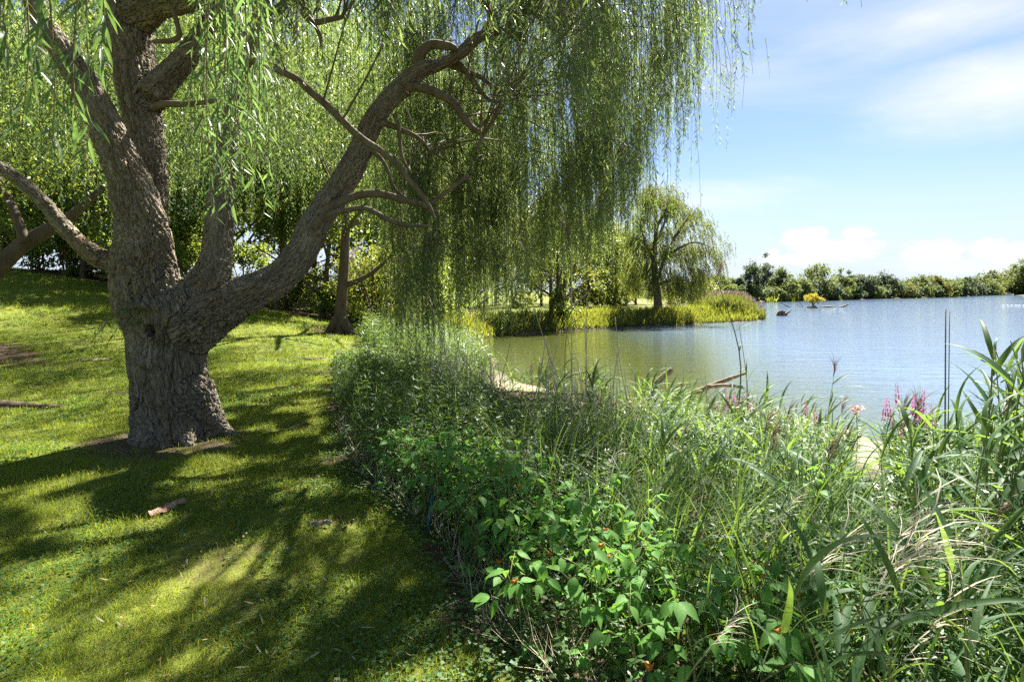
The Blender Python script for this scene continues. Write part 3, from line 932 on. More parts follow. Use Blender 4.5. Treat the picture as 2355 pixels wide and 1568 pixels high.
def cut_sun_gaps(P):  # crown shaped for light: leaves removed where patches of sun should land
    """drops leaves along the sun direction to lay sun patches on lawn and bed"""
    Q = P + WO
    f = Q[:, 2] / sd.z
    gx_, gy_ = Q[:, 0] - f * sd.x, Q[:, 1] - f * sd.y
    n_ = perlin(np.stack([gx_ * 1.6, gy_ * 1.6, gx_ * 0 + 31], -1)) + .45 * perlin(np.stack([gx_ * 2.9, gy_ * 2.9, gx_ * 0 + 13], -1))
    fall = smoothstep((n_ - .02) / .10) * smoothstep((15 - gy_) / 3) * smoothstep((0.4 - (gx_ - np.interp(gy_, EDGE_Y, EDGE_X))) / .3)
    bed = smoothstep((n_ + .05) / .15) * smoothstep((14 - gy_) / 3) * smoothstep(((gx_ - np.interp(gy_, EDGE_Y, EDGE_X)) - .1) / .4) * .9
    off_ = gx_ - np.interp(gy_, EDGE_Y, EDGE_X)
    bright = smoothstep((n_ + .42) / .2) * smoothstep((5.6 - gy_) / .8) * smoothstep((off_ - .1) / .3) * smoothstep((1.5 - off_) / .4) * .95
    fall = np.maximum(np.maximum(fall, bed), bright)
    return rs.uniform(size=len(P)) > fall


lg, sg = strand_geo(A - WO, L, O, rs, 0.125, 0.0185, 0.0255, cut_sun_gaps)
cr = link('crown', np_mesh('crown', lg[0], lg[1], (M['willow_leaf'],)), willow, kind='stuff')
tw = Geo().add(*sg)
# arching twigs that carry the shoots, from the stems to each clump
SKP = np.concatenate([spline(r, len(r) * 4)[:, :3] for k, r in STEMS.items() if not k.startswith(('bole', 'root'))] + [spline(r, len(r) * 4)[:, :3] for r in BR])
for (cx_, cy_, cz) in clumps:
    e = np.array((cx_, cy_, cz))
    cand = SKP[SKP[:, 2] < cz + 0.4]
    dd = np.linalg.norm(cand - e, axis=1) * (1 + .5 * rs.uniform(size=len(cand)))
    k = np.argmin(dd)
    b = cand[k]
    dist = np.linalg.norm(e - b)
    if dist > 3.4 or dist < 0.15 or rs.uniform() < .45:
        continue
    mid = (b + e) / 2 + np.array((0, 0, 0.18 * dist)) + rs.normal(size=3) * 0.08 * dist
    x_, y_ = proj(mid)
    if mid[1] < 5.8 and 60 < x_ < 2355 and y_ > 60:
        continue
    S = spline([b, mid, e], 7)
    S = S + np.stack([perlin(S * 2.2 + i * 9.1) for i in range(3)], -1) * 0.06
    tw.add(*tube(S - WO, np.linspace(0.006 + 0.003 * dist, 0.004, 7), 4, False))
link('twigs', tw.mesh('twigs', M['branch_bark']), willow, kind='stuff')

# --- the shoots that hang close to the camera, leaf by leaf
def long_leaf_mesh(name, mat, L=0.1, w=0.014, bend=0.25, n=4):
    s = np.linspace(0, 1, n + 1)
    prof = np.sin(np.clip(s, 0.03, 0.995) * PI) ** 0.8 * (1 - 0.25 * s)
    zc = -bend * L * s ** 2
    V = []
    for k in range(n + 1):
        h = w * 0.5 * prof[k]
        V += [(s[k] * L, -h, zc[k] + h * 0.35), (s[k] * L, 0, zc[k]), (s[k] * L, h, zc[k] + h * 0.35)]
    Fq = []
    for k in range(n):
        b = k * 3
        Fq += [(b, b + 3, b + 4, b + 1), (b + 1, b + 4, b + 5, b + 2)]
    return np_mesh(name, np.array(V), np.array(Fq), (mat,), True)


NL = [long_leaf_mesh('leaf', M['near_leaf'], 0.105, 0.0155, b) for b in (0.05, 0.2, 0.38)]
rs = np.random.RandomState(8)


def near_shoot(x, ytop, ybot, Y, nl, sway):
    n = 14
    t = np.linspace(0, 1, n)
    pts = np.array([at(x + sway * (k ** 1.5) + 6 * math.sin(k * 5 + x), ytop + (ybot - ytop) * k, Y + 0.06 * math.sin(k * 3 + x)) for k in t])
    g = Geo().add(*tube(pts - WO, np.linspace(0.0034, 0.0013, n), 5))
    sh = link('shoot', g.mesh('shoot', M['willow_twig'], True), willow)
    for k in range(nl):
        f = (k + rs.uniform(0.1, 0.9)) / nl
        p = pts[0] * 0
        u = f * (n - 1)
        i = min(int(u), n - 2)
        p = pts[i] + (pts[i + 1] - pts[i]) * (u - i) - WO
        az = (k % 2) * PI + rs.normal() * 0.9
        o = bpy.data.objects.new('leaf', NL[k % 3])
        COL.objects.link(o)
        o.parent = sh
        o.location = p
        o.rotation_euler = (rs.normal() * 0.7, math.radians(rs.uniform(28, 78)), az)
        s = rs.uniform(0.7, 1.2)
        o.scale = (s, s, s)


shoots = [(465, -60, 330, 2.7), (480, -60, 500, 2.5), (500, -60, 420, 2.6), (520, -60, 250, 2.45), (548, -60, 370, 2.75), (570, -60, 400, 2.5), (590, -60, 420, 2.6), (603, -60, 200, 2.7), (535, -60, 470, 2.6),
          (15, -60, 130, 1.9), (62, -60, 300, 2.1), (88, -60, 200, 2.0), (118, -60, 345, 2.0), (178, -60, 280, 2.05), (205, -60, 350, 2.2), (232, -60, 150, 2.0)]
for (x, a_, b_, Y) in shoots:
    near_shoot(x, a_, b_, Y, 18, rs.uniform(-14, 10))
# the fuller mass of the same near drapes
na, nl_, no = [], [], []
for k in range(46):
    x = rs.choice([rs.uniform(455, 610), rs.uniform(-60, 150)], p=[0.72, 0.28])
    Y = rs.uniform(2.6, 3.6)
    bot = rs.uniform(80, 470) if x > 400 else rs.uniform(60, 270)
    if x > 400 and rs.uniform() < .25:
        bot = rs.uniform(430, 510)
    p = at(x, -90, Y)
    zb = at(x, bot, Y)[2]
    na.append(p); nl_.append(p[2] - zb); no.append((rs.normal() * .2, rs.normal() * .2))
g1, g2 = strand_geo(np.array(na) - WO, np.array(nl_), np.array(no), rs, 0.095, 0.0145, 0.028)
link('near_drape', np_mesh('near_drape', g1[0], g1[1], (M['near_leaf'],)), willow, kind='stuff')
link('near_drape_twigs', np_mesh('near_drape_twigs', g2[0], g2[1], (M['willow_twig'],)), willow, kind='stuff')
# a spray of epicormic shoots above the knot hole
ep = Geo()
la, ll, lo = [], [], []
st = at(345, 712, 5.95)
epq = []
for (dx, dy, dyY) in ((-75, -8, -.15), (-130, 45, -.2), (-95, 75, -.1), (-150, 90, -.2), (-60, 60, -.1), (-40, 20, -.1)):
    S = spline([st, at(345 + dx * .45, 712 - 8 + dy * .1, 5.95 + dyY * .5), at(345 + dx, 712 + dy, 5.95 + dyY)], 10)
    ep.add(*tube(S - WO, np.linspace(0.006, 0.002, 10), 4))
    P = S[np.repeat(np.arange(2, 10), 3)] + rs.normal(size=(24, 3)) * 0.01
    d = norm(np.stack([rs.normal(size=24) * .6 - .3, rs.normal(size=24) * .5, -np.abs(rs.normal(size=24)) - .3], -1))
    epq.append(leaf_quads(P - WO, d, norm(np.cross(d, randdir(24, rs))), 0.075, 0.011))
link('sprout_twigs', ep.mesh('sprout_twigs', M['willow_twig']), willow)
ep = Geo()
for v in epq:
    ep.add(*v)
link('sprout_leaves', ep.mesh('sprout_leaves', M['willow_leaf']), willow, kind='stuff')


# ------------------------------------------------------------------ other trees
def branch_trunk(h, r0, rs, lean=(0, 0), limbs=5, split=0.35, sides=8, stems=1):
    """tapered trunk with limbs; returns Geo and list of limb tips"""
    g = Geo()
    tips = []
    for sidx in range(stems):
        off = rs.normal(size=2) * (0.0 if stems == 1 else r0 * 1.6)
        ln = np.array(lean) + (0 if stems == 1 else rs.normal(size=2) * 0.08)
        top = np.array((off[0] + ln[0] * h, off[1] + ln[1] * h, h * 0.86))
        mid = np.array((off[0] + ln[0] * h * .4 + rs.normal() * .03 * h, off[1] + ln[1] * h * .4 + rs.normal() * .03 * h, h * 0.42))
        S = spline([(off[0], off[1], -0.3), (off[0], off[1], 0.04 * h), mid, top], 14)
        rr = r0 * np.interp(np.linspace(0, 1, 14), [0, 0.06, 0.15, 1], [1.6, 1.25, 1.0, 0.14])
        g.add(*tube(S, rr, sides))
        tips.append(S[-1])
        for k in range(limbs):
            f = split + (0.9 - split) * (k + rs.uniform(0, .8)) / limbs
            i = int(f * 13)
            a = rs.uniform(0, 2 * PI)
            l = h * rs.uniform(0.22, 0.42) * (1.15 - f * .6)
            b = S[i]
            e = b + np.array((math.cos(a) * l, math.sin(a) * l, l * rs.uniform(0.35, 0.9)))
            m_ = (b + e) / 2 + np.array((0, 0, -0.06 * l)) + rs.normal(size=3) * 0.05 * l
            LS = spline([b, m_, e], 8)
            g.add(*tube(LS, np.linspace(rr[i] * 0.62, rr[i] * 0.12 + 0.01, 8), max(5, sides - 2)))
            tips.append(e)
            tips.append(m_ + (e - m_) * 0.5)
    return g, tips


def leafy_crown(h, wdt, base, n_clump, per, leaf, rs, tips=(), flat=0.75, top_round=1.0):
    """leaves in clumps spread through an uneven crown"""
    c = []
    ph = rs.uniform(0, 6.28, 4)
    while len(c) < n_clump:
        v = randdir(1, rs)[0]
        rr = rs.uniform(0.35, 1.0) ** 0.5
        a = math.atan2(v[1], v[0])
        lob = 1 + 0.22 * math.sin(3 * a + ph[0] + 2 * v[2]) + 0.15 * math.sin(5 * a + ph[1] - 3 * v[2])
        zc = base + (h - base) * (0.5 + 0.5 * v[2] * rr * (0.9 + .1 * lob))
        wz = wdt * (1.0 - 0.25 * max(0, v[2]))
        c.append((v[0] * rr * wz * lob, v[1] * rr * wz * lob, zc))
    c = np.array(c)
    if len(tips):
        tp = np.array(tips)
        tp = tp[tp[:, 2] > base * 0.9]
        c = np.concatenate([c, np.repeat(tp, 2, 0) + rs.normal(size=(len(tp) * 2, 3)) * leaf * 2])
    n = len(c) * per
    rad = np.repeat(rs.uniform(0.55, 1.25, len(c)), per)[:, None] * wdt * 0.20
    P = np.repeat(c, per, 0) + rs.normal(size=(n, 3)) * rad * (1, 1, flat) * 0.72
    d = norm(rs.normal(size=(n, 3)) + (0, 0, -0.35))
    side = norm(np.cross(d, norm(rs.normal(size=(n, 3)) * 0.7 + (0, 0, 1))))
    sz = rs.uniform(0.6, 1.3, n)
    return leaf_quads(P, d, side, leaf * sz, leaf * 0.55 * sz)


def droop_crown(h, wdt, base, n_cl, rs, leaf, lw, gap, lmin=0.12, lmax=0.42):
    """weeping crown: shoots hanging from clumps"""
    A, L, Oo = [], [], []
    for k in range(n_cl):
        u = rs.uniform(0.02, 1) ** 0.5
        th = rs.uniform(0, 2 * PI)
        hh = base + (h - base) * rs.uniform(0.28, 1.0)
        env = math.sin(min(1.0, max(0.08, 1.08 - (hh - base) / (h - base))) * PI * 0.62)
        r = wdt * u * max(env, .22) * (1 + .2 * math.sin(3 * th + 1))
        n = 9
        p = np.array((r * math.cos(th), r * math.sin(th))) + rs.normal(size=(n, 2)) * wdt * 0.075
        A.append(np.concatenate([p, hh + rs.normal(size=(n, 1)) * 0.03 * h], 1))
        L.append(rs.uniform(lmin, lmax, n) * h * (0.55 + .45 * u))
        Oo.append(norm(p) * 0.6)
    A, L, Oo = np.concatenate(A), np.concatenate(L), np.concatenate(Oo)
    L = np.minimum(L, np.maximum(A[:, 2] - base * rs.uniform(0.55, 1.3, len(A)), 0.3))
    return strand_geo(A, L, Oo, rs, leaf, lw, gap)[0]


# woodland trees: five forms, each copied with its trunk and crown
rs = np.random.RandomState(40)
FORMS = []
for k in range(5):
    g, tips = branch_trunk(12.0, 0.2, rs, rs.normal(size=2) * 0.03, 7, 0.3)
    tm = g.mesh('trunk', M['dark_bark'], True)
    V, Fc = leafy_crown(12.5 + k * .4, 3.0 + .25 * (k % 3), 3.0 + (k % 2), 140, 66, 0.27, rs, tips)
    FORMS.append((tm, np_mesh('crown', V, Fc, (M['wood_leaf'],))))


def wood_tree(k, x, y, s, rz, label, group, name='woodland_tree', crown_mat=None):
    t = thing(name, label, 'tree', (x, y, float(ground_z(x, y))), rz, group, s)
    a, b = FORMS[k % 5]
    link('trunk', a, t)
    link('crown', b, t)
    return t


WD = [(-40, 30, 1.1), (-34, 27, 1.0), (-29, 31, 1.15), (-26, 26.5, .95), (-22.5, 29, 1.05), (-19, 26.8, .9), (-17.5, 32, 1.2), (-14.5, 28, 1.0), (-13, 35, 1.2), (-11.2, 27.2, .85), (-9.5, 31, 1.1), (-8, 37, 1.15),
      (-6.8, 29, .9), (-5.0, 33, 1.0), (-3.2, 38, 1.1), (-36, 40, 1.3), (-28, 42, 1.3), (-21, 43, 1.3), (-15, 45, 1.3), (-9, 46, 1.3), (-3.5, 47, 1.2), (-31, 23.0, .8), (-21.5, 23.9, .7), (-14.6, 23.9, .75), (-12.4, 23.95, .8), (-9.9, 23.9, .7), (-7.9, 23.8, .75), (-18, 23.9, .8)]
for i, (x, y, s) in enumerate(WD):
    if y > 24:
        x, y, s = x * 1.2, y + 7, s * 1.2
    xd = CX + F * x / y
    if xd < 250:
        lab, grp = 'dark leafy tree in the wood left of the big willow, above the sunlit lawn', 'woodland trees left of the willow trunk'
    elif xd < 700:
        lab, grp = 'shady woodland tree seen between the stems of the big willow', 'woodland trees between the willow stems'
    else:
        lab, grp = 'woodland tree behind the hanging willow curtain at the end of the lawn', 'woodland trees behind the willow curtain'
    wood_tree(i * 2 + 1, x, y, (s, s, s * rs.uniform(.9, 1.1)), rs.uniform(0, 6.28), lab, grp)

# shrubs along the wood edge
SH = []
for k in range(4):
    V, Fc = leafy_crown(2.4, 1.35, 0.1, 46, 90, 0.13, rs, (), 0.8)
    g = Geo()
    for j in range(7):
        a = rs.uniform(0, 6.28)
        S = spline([(rs.normal() * .08, rs.normal() * .08, -.1), (math.cos(a) * .3, math.sin(a) * .3, .9), (math.cos(a) * .8, math.sin(a) * .8, 1.9)], 7)
        g.add(*tube(S, np.linspace(.03, .008, 7), 5))
    SH.append((g.mesh('stems', M['dark_bark'], True), np_mesh('foliage', V, Fc, (M['shrub_leaf'],))))
for k in range(30):
    x = -34 + k * 1.05 + rs.normal() * .3
    y = 23.4 + rs.uniform(0, 1) ** 1.6 * 5 + (1.2 if x > -6 else 0)
    xd = CX + F * x / y
    lab = 'low bush at the wood edge above the sunlit slope left of the willow' if xd < 260 else 'low dark bush at the wood edge seen through the willow fork' if xd < 640 else 'leafy bush by the wood edge near the second trunk'
    t = thing('bush', lab, 'bush', (x, y, float(ground_z(x, y))), rs.uniform(0, 6.28), 'bushes along the wood edge, ' + ('left' if xd < 260 else 'middle' if xd < 640 else 'right'), rs.uniform(.45, 1.75))
    link('stems', SH[k % 4][0], t)
    link('foliage', SH[k % 4][1], t)

# a pale bush catching the sun right of the second trunk
for i, (x, y, Y, s, lab) in enumerate(((870, 770, 21.5, 1.5, 'pale sunlit bush just right of the second willow trunk'), (905, 765, 24, 1.6, 'leafy pale bush at the right end of the lawn behind the drape'),
                                       (820, 745, 25, 1.3, 'small sunlit bush close behind the second willow trunk'))):
    p = at(x, y, Y)
    t = thing('bush', lab, 'bush', (p[0], p[1], float(ground_z(p[0], p[1]))), i * 2.1, None, s)
    link('stems', SH[i][0], t)
    link('foliage', np_mesh('foliage', *leafy_crown(2.2, 1.2, 0.1, 60, 130, 0.075, rs, (), 0.8), (M['bank_leaf'],)), t)

# the second willow on the lawn
rs = np.random.RandomState(51)
p2 = at(782, 782, 19.6)
z2 = float(ground_z(p2[0], p2[1]))
t2 = thing('willow_tree', 'slimmer willow with a dark flared trunk standing at the far end of the lawn', 'tree', (p2[0], p2[1], z2))
g, tips = branch_trunk(10.0, 0.27, rs, (-0.02, 0.02), 8, 0.5, 12)
g.add(*tube(spline([(0, 0, .5), (.35, -.1, .1), (.62, -.2, -.12)], 6), np.linspace(.25, .05, 6), 8))
g.add(*tube(spline([(0, 0, .5), (-.32, -.1, .1), (-.5, -.2, -.12)], 6), np.linspace(.25, .05, 6), 8))
link('trunk', g.mesh('trunk', M['dark_bark'], True), t2)
V, Fc = droop_crown(11.8, 6.8, 2.8, 240, rs, 0.17, 0.036, 0.095, .1, .34)
g = Geo().add(V, Fc)
AA, LL, OO = [], [], []
for k in range(290):  # clumps added well forward of the trunk to shade the lawn
    c_ = np.array((rs.uniform(-16.0, -2.0), rs.uniform(12.2, 17.8), rs.uniform(6.0, 9.0))) - np.array((p2[0], p2[1], z2))
    pp = c_ + rs.normal(size=(12, 3)) * (.35, .35, .2)
    AA.append(pp); LL.append(rs.uniform(.7, 2.0, 12)); OO.append(norm(pp[:, :2]) * .6)
g.add(*strand_geo(np.concatenate(AA), np.concatenate(LL), np.concatenate(OO), rs, .19, .042, .08)[0])
link('crown', g.mesh('crown', M['willow_leaf']), t2)

# a leaning tree at the left edge, its base bare earth and roots
t3 = thing('leaning_tree', 'dark leaning trunk cut off by the left edge of the photo', 'tree', (0, 0, 0))
rows = px([(-150, 770, 34), (-70, 690, 28), (0, 612, 23), (50, 565, 20), (110, 530, 17), (160, 500, 13), (240, 430, 8)], 12.5, 13.5)
S = spline(rows, 30)
link('trunk', Geo().add(*tube(S[:, :3], S[:, 3], 12)).mesh('trunk', M['dark_bark'], True), t3)
rows2 = px([(60, 560, 15), (30, 480, 12), (0, 420, 10), (-40, 330, 7)], 12.9, 13.2)
S = spline(rows2, 16)
link('limb', Geo().add(*tube(S[:, :3], S[:, 3], 10)).mesh('limb', M['dark_bark'], True), t3)
cl = []
for k in range(230):
    Y_ = rs.uniform(11.5, 17.5)
    xx_ = rs.uniform(-750, 640)
    b = at(xx_, rs.uniform(-420, 430 if xx_ < 260 else 300), Y_)
    cl.append(b)
cl = np.array(cl)
n = len(cl) * 90
P = np.repeat(cl, 90, 0) + rs.normal(size=(n, 3)) * (.45, .45, .3)
d = norm(rs.normal(size=(n, 3)) + (0, 0, -.5))
V, Fc = leaf_quads(P, d, norm(np.cross(d, randdir(n, rs))), 0.14, 0.06)
link('crown', np_mesh('crown', V, Fc, (M['wood_leaf'],)), t3)
for i, (a, b, c) in enumerate((((-30, 712), (30, 728), (85, 742)), ((-40, 735), (40, 740), (130, 737)), ((-20, 725), (70, 726), (150, 733)))):
    pts = []
    for (x, y) in (a, b, c):
        Y = 12.6
        for _ in range(12):
            p = at(x, y, Y)
            Y = F * (EYE - float(ground_z(p[0], Y))) / (y - HY)
            Y = min(max(Y, 8), 20)
        p = at(x, y, Y)
        pts.append((p[0], p[1], float(ground_z(p[0], p[1])) + 0.02))
    S = spline(pts, 14)
    link('root', Geo().add(*tube(S, np.linspace(.12, .03, 14), 8)).mesh('root', M['dark_bark'], True), t3)

# ------------------------------------------------------------------ the far bank of the cove
rs = np.random.RandomState(61)


def simple_tree(name, label, x, y, h, wdt, base, leafm, rs, leaf=0.2, ncl=80, per=60, r0=.18, stems=1, group=None, lean=(0, 0), limbs=6, flat=.75, z=None, bark='dark_bark'):
    t = thing(name, label, 'tree' if 'bush' not in name and 'shrub' not in name else 'bush', (x, y, float(ground_z(x, y)) if z is None else z), 0, group)
    g, tips = branch_trunk(h * .93, r0, rs, lean, limbs, .3, 8, stems)
    link('trunk', g.mesh('trunk', M[bark], True), t)
    V, Fc = leafy_crown(h, wdt, base, ncl, per, leaf, rs, tips, flat)
    link('crown', np_mesh('crown', V, Fc, (M[leafm],)), t)
    return t


# the airy willow on the point
p = at(1512, 718, 46)
t = thing('willow_tree', 'tall airy willow with bare forked trunk standing alone on the far bank', 'tree', (p[0], p[1], float(ground_z(p[0], p[1]))))
H = 10.3
rs2 = np.random.RandomState(64)
g = Geo()
main = spline([(0, 0, -.3), (.02, 0, 1.0), (-.25, .1, 4.0), (-.1, 0, 7.0), (-.35, 0, 9.6)], 20)
g.add(*tube(main, np.interp(np.linspace(0, 1, 20), [0, .08, .3, 1], [.52, .40, .30, .05]), 10))
LMB = [[(0, 0, 2.6), (.55, 0, 4.3), (1.3, .2, 5.8), (2.0, .2, 6.9)], [(-.2, 0, 3.8), (-.9, .1, 5.4), (-1.3, 0, 7.0), (-1.2, 0, 8.4)], [(-.2, .1, 5.2), (.5, .5, 6.8), (1.1, .8, 8.0), (1.3, .8, 8.8)],
       [(0, 0, 2.2), (1.1, -.2, 2.5), (2.0, -.3, 2.0), (2.6, -.4, 1.2)], [(-.2, 0, 4.6), (-1.2, -.4, 5.6), (-2.2, -.6, 6.0)], [(.55, 0, 4.3), (1.8, -.2, 5.2), (3.0, -.2, 5.6), (4.2, -.2, 5.2)],
       [(1.3, .2, 5.8), (2.4, .2, 7.4), (3.2, .2, 8.1)], [(-.1, 0, 6.8), (.6, -.3, 8.2), (.9, -.3, 9.2)]]
tipsw = [main[-1], main[15], main[12]]
for l in LMB:
    S = spline(l, 12)
    g.add(*tube(S, np.linspace(.15, .025, 12), 7))
    tipsw += [S[-1], S[8], S[5], S[10]]
link('trunk', g.mesh('trunk', M['branch_bark'], True), t)
AA, LL, OO = [], [], []
ENV_Z = [.9, 1.6, 2.6, 3.8, 5.2, 6.4, 7.4, 8.4, 9.4, 10.2]
ENV_L = [2.0, 2.4, 2.6, 2.6, 2.4, 2.2, 1.95, 1.7, 1.2, .6]
ENV_R = [2.8, 3.5, 4.0, 4.6, 5.2, 4.6, 3.9, 2.6, 1.5, .7]
for tp in tipsw + [None] * 290:
    n = 16
    if tp is None:
        z_ = rs2.uniform(1.7, 10.0)
        tp = np.array((rs2.uniform(-np.interp(z_, ENV_Z, ENV_L), np.interp(z_, ENV_Z, ENV_R)), rs2.uniform(-1.6, 1.6), z_))
    pp = tp[None] + rs2.normal(size=(n, 3)) * (.30, .30, .22)
    AA.append(pp)
    LL.append(rs2.uniform(.35, 1.15, n) * (1.25 if tp[2] < 6 else .7))
    OO.append(norm(pp[:, :2]) * .8)
AA, LL, OO = np.concatenate(AA), np.concatenate(LL), np.concatenate(OO)
LL = np.minimum(LL, np.maximum(AA[:, 2] - rs2.uniform(.7, 1.3, len(AA)), .3))
V, Fc = strand_geo(AA, LL, OO, rs2, 0.17, 0.066, 0.05)[0]
link('crown', np_mesh('crown', V, Fc, (M['airy_leaf'],)), t)

# three slim trunks by the water, with a climber at the foot
for i, (x, b, Y, lab, h) in enumerate(((1268, 745, 39.5, 'grey slim trunk by the cove, leftmost of a close group of three', 9), (1283, 742, 40.5, 'dark slim trunk in the middle of the close group by the cove', 9.5), (1299, 742, 40.0, 'grey leaning slim trunk, rightmost of the close group by the cove', 8.5))):
    p = at(x, b, Y)
    simple_tree('slim_tree', lab, p[0], p[1], h, 2.0, 3.0, 'bank_leaf', rs, .2, 45, 55, .20, 1, 'slim trees by the cove', (0.015 * (i - 1), 0), 5)
p = at(1290, 750, 39)
t = thing('shrub', 'dark climbing shrub round the foot of the slim trunks by the cove', 'bush', (p[0], p[1], float(ground_z(p[0], p[1]))))
link('stems', SH[0][0], t)
link('foliage', np_mesh('foliage', *leafy_crown(2.3, 1.0, 0, 34, 60, .17, rs, (), .9), (M['wood_leaf'],)), t)
# trees beyond the bright lawn on the far side
MB = [(900, 30, 11), (960, 34, 10.5), (1000, 52, 12), (1050, 60, 13), (1100, 56, 12), (1140, 66, 13), (1180, 60, 11), (1215, 72, 13), (1245, 64, 10.5), (1320, 70, 11.5), (1350, 60, 9.5), (1385, 66, 10.5), (1415, 58, 8.8), (1440, 64, 9.2), (1462, 72, 8.2), (1120, 78, 14), (1290, 80, 13), (1400, 82, 12)]
for i, (x, Y, h) in enumerate(MB):
    p = at(x, 700, Y)
    lab = ('leafy tree at the back of the wood behind the long hanging drape' if x < 1020 else 'bright leafy tree beyond the far lawn, seen under the willow curtain' if x < 1330 else 'bright green tree left of the airy willow on the far bank')
    grp = 'trees behind the drape' if x < 1020 else 'trees beyond the far lawn' if x < 1330 else 'trees left of the airy willow'
    simple_tree('leafy_tree', lab, p[0], p[1], h, h * .27, h * .15, 'bank_leaf' if i % 3 else 'wood_leaf', rs, .3, 60, 52, .2, 1, grp)
for i, (x, y, Y, s, lab) in enumerate(((1195, 712, 55, 1.0, 'rounded yellow-green bush on the far lawn behind the hanging shoots'), (1420, 705, 56, 1.1, 'low bush on the far lawn near the shaded tree trunks'), (1370, 706, 60, 1.0, 'small dark bush between thin trunks on the far lawn'),
                                       (1590, 706, 56, 1.2, 'pale green bush right of the airy willow trunk'), (1555, 705, 58, 1.1, 'green bush close behind the airy willow trunk'), (1330, 708, 58, 1.0, 'bush beyond the far lawn right of the slim trunks'))):
    p = at(x, y, Y)
    t = thing('bush', lab, 'bush', (p[0], p[1], float(ground_z(p[0], p[1]))), i * 1.3, None, s)
    link('stems', SH[i % 4][0], t)
    link('foliage', np_mesh('foliage', *leafy_crown(2.1, 1.3, 0, 30, 50, .2, rs, (), .8), (M['bank_leaf'],)), t)
# yellow-green bush behind the reed bed on the point
p = at(1622, 712, 58)
simple_tree('yellow_bush', 'tall yellow-green bush behind the reed bed on the point', p[0], p[1], 2.9, 1.5, .3, 'bank_leaf', rs, .22, 50, 60, .06, 3)

# reeds and rough grass along the far bank and the point
def blades(n, base, rs, hmin, hmax, w, lean=.35, bend=.6, seg=3, az0=None):
    az = rs.uniform(0, 2 * PI, n) if az0 is None else az0 + rs.normal(size=n) * .7
    return ribbons(base, az, rs.uniform(hmin, hmax, n), np.abs(rs.normal(size=n)) * lean, rs.uniform(.1, 1, n) * bend, w * rs.uniform(.6, 1.3, n), seg, .3, rs.uniform(-1.2, 1.2, n))


def along_shore(n, i0, i1, lo, hi, rs):
    seg = POND[i0:i1 + 1]
    d = np.concatenate([[0], np.cumsum(np.linalg.norm(np.diff(seg, axis=0), axis=1))])
    u = rs.uniform(0, d[-1], n)
    x, y = np.interp(u, d, seg[:, 0]), np.interp(u, d, seg[:, 1])
    k = np.clip(np.searchsorted(d, u) - 1, 0, len(seg) - 2)
    tdir = norm(seg[k + 1] - seg[k])
    nrm = np.stack([-tdir[:, 1], tdir[:, 0]], -1)      # towards land for this winding
    off = rs.uniform(lo, hi, n)
    x, y = x + nrm[:, 0] * off, y + nrm[:, 1] * off
    return np.stack([x, y, ground_z(x, y)], -1)


b = along_shore(15000, 13, 20, 0.05, 2.2, rs)
b = b[pond_sd(b[:, 0], b[:, 1]) > -0.2]
link('bank_grass', Geo().add(*blades(len(b), b, rs, .25, .75, .05)).mesh('bank_grass', M['bank_leaf']), kind='stuff', label='rough grass and weeds on the steep far bank of the cove', cat='grass')
# reed bed on the point
n = 5200
u, v = rs.uniform(0, 1, n), rs.uniform(0, 1, n)
rx, ry = 17.2 + 7.0 * u + rs.normal(size=n) * .2, 49.5 + u * 3.0 + v * 5.0
ok = pond_sd(rx, ry) > -0.3
rx, ry, u = rx[ok], ry[ok], u[ok]
b = np.stack([rx, ry, np.maximum(ground_z(rx, ry), WATER_Z)], -1)
hh = np.interp(u, [0, .2, .75, 1], [1.0, 1.45, 1.35, .6])
az = rs.uniform(0, 2 * PI, len(b))
V, Fc = ribbons(b, az, hh * rs.uniform(.75, 1.15, len(b)), np.abs(rs.normal(size=len(b))) * .12, rs.uniform(.1, .8, len(b)), rs.uniform(.03, .07, len(b)), 3)
link('reed_bed', np_mesh('reed_bed', V, Fc, (M['airy_leaf'],)), kind='stuff', label='bright yellow-green reed bed on the tip of the far bank', cat='reeds')
sel = rs.uniform(size=len(b)) < .13
bb = b[sel] + np.stack([np.zeros(sel.sum()), np.zeros(sel.sum()), hh[sel] * .98], -1)
V, Fc = ribbons(bb, rs.normal(size=len(bb)) * .6, rs.uniform(.3, .5, len(bb)), rs.uniform(.1, .4, len(bb)), rs.uniform(.3, .8, len(bb)), rs.uniform(.07, .12, len(bb)), 3)
link('reed_plumes', np_mesh('reed_plumes', V, Fc, (M['plume'],)), kind='stuff', label='pinkish feathery plumes over the reed bed on the point', cat='reed plumes')

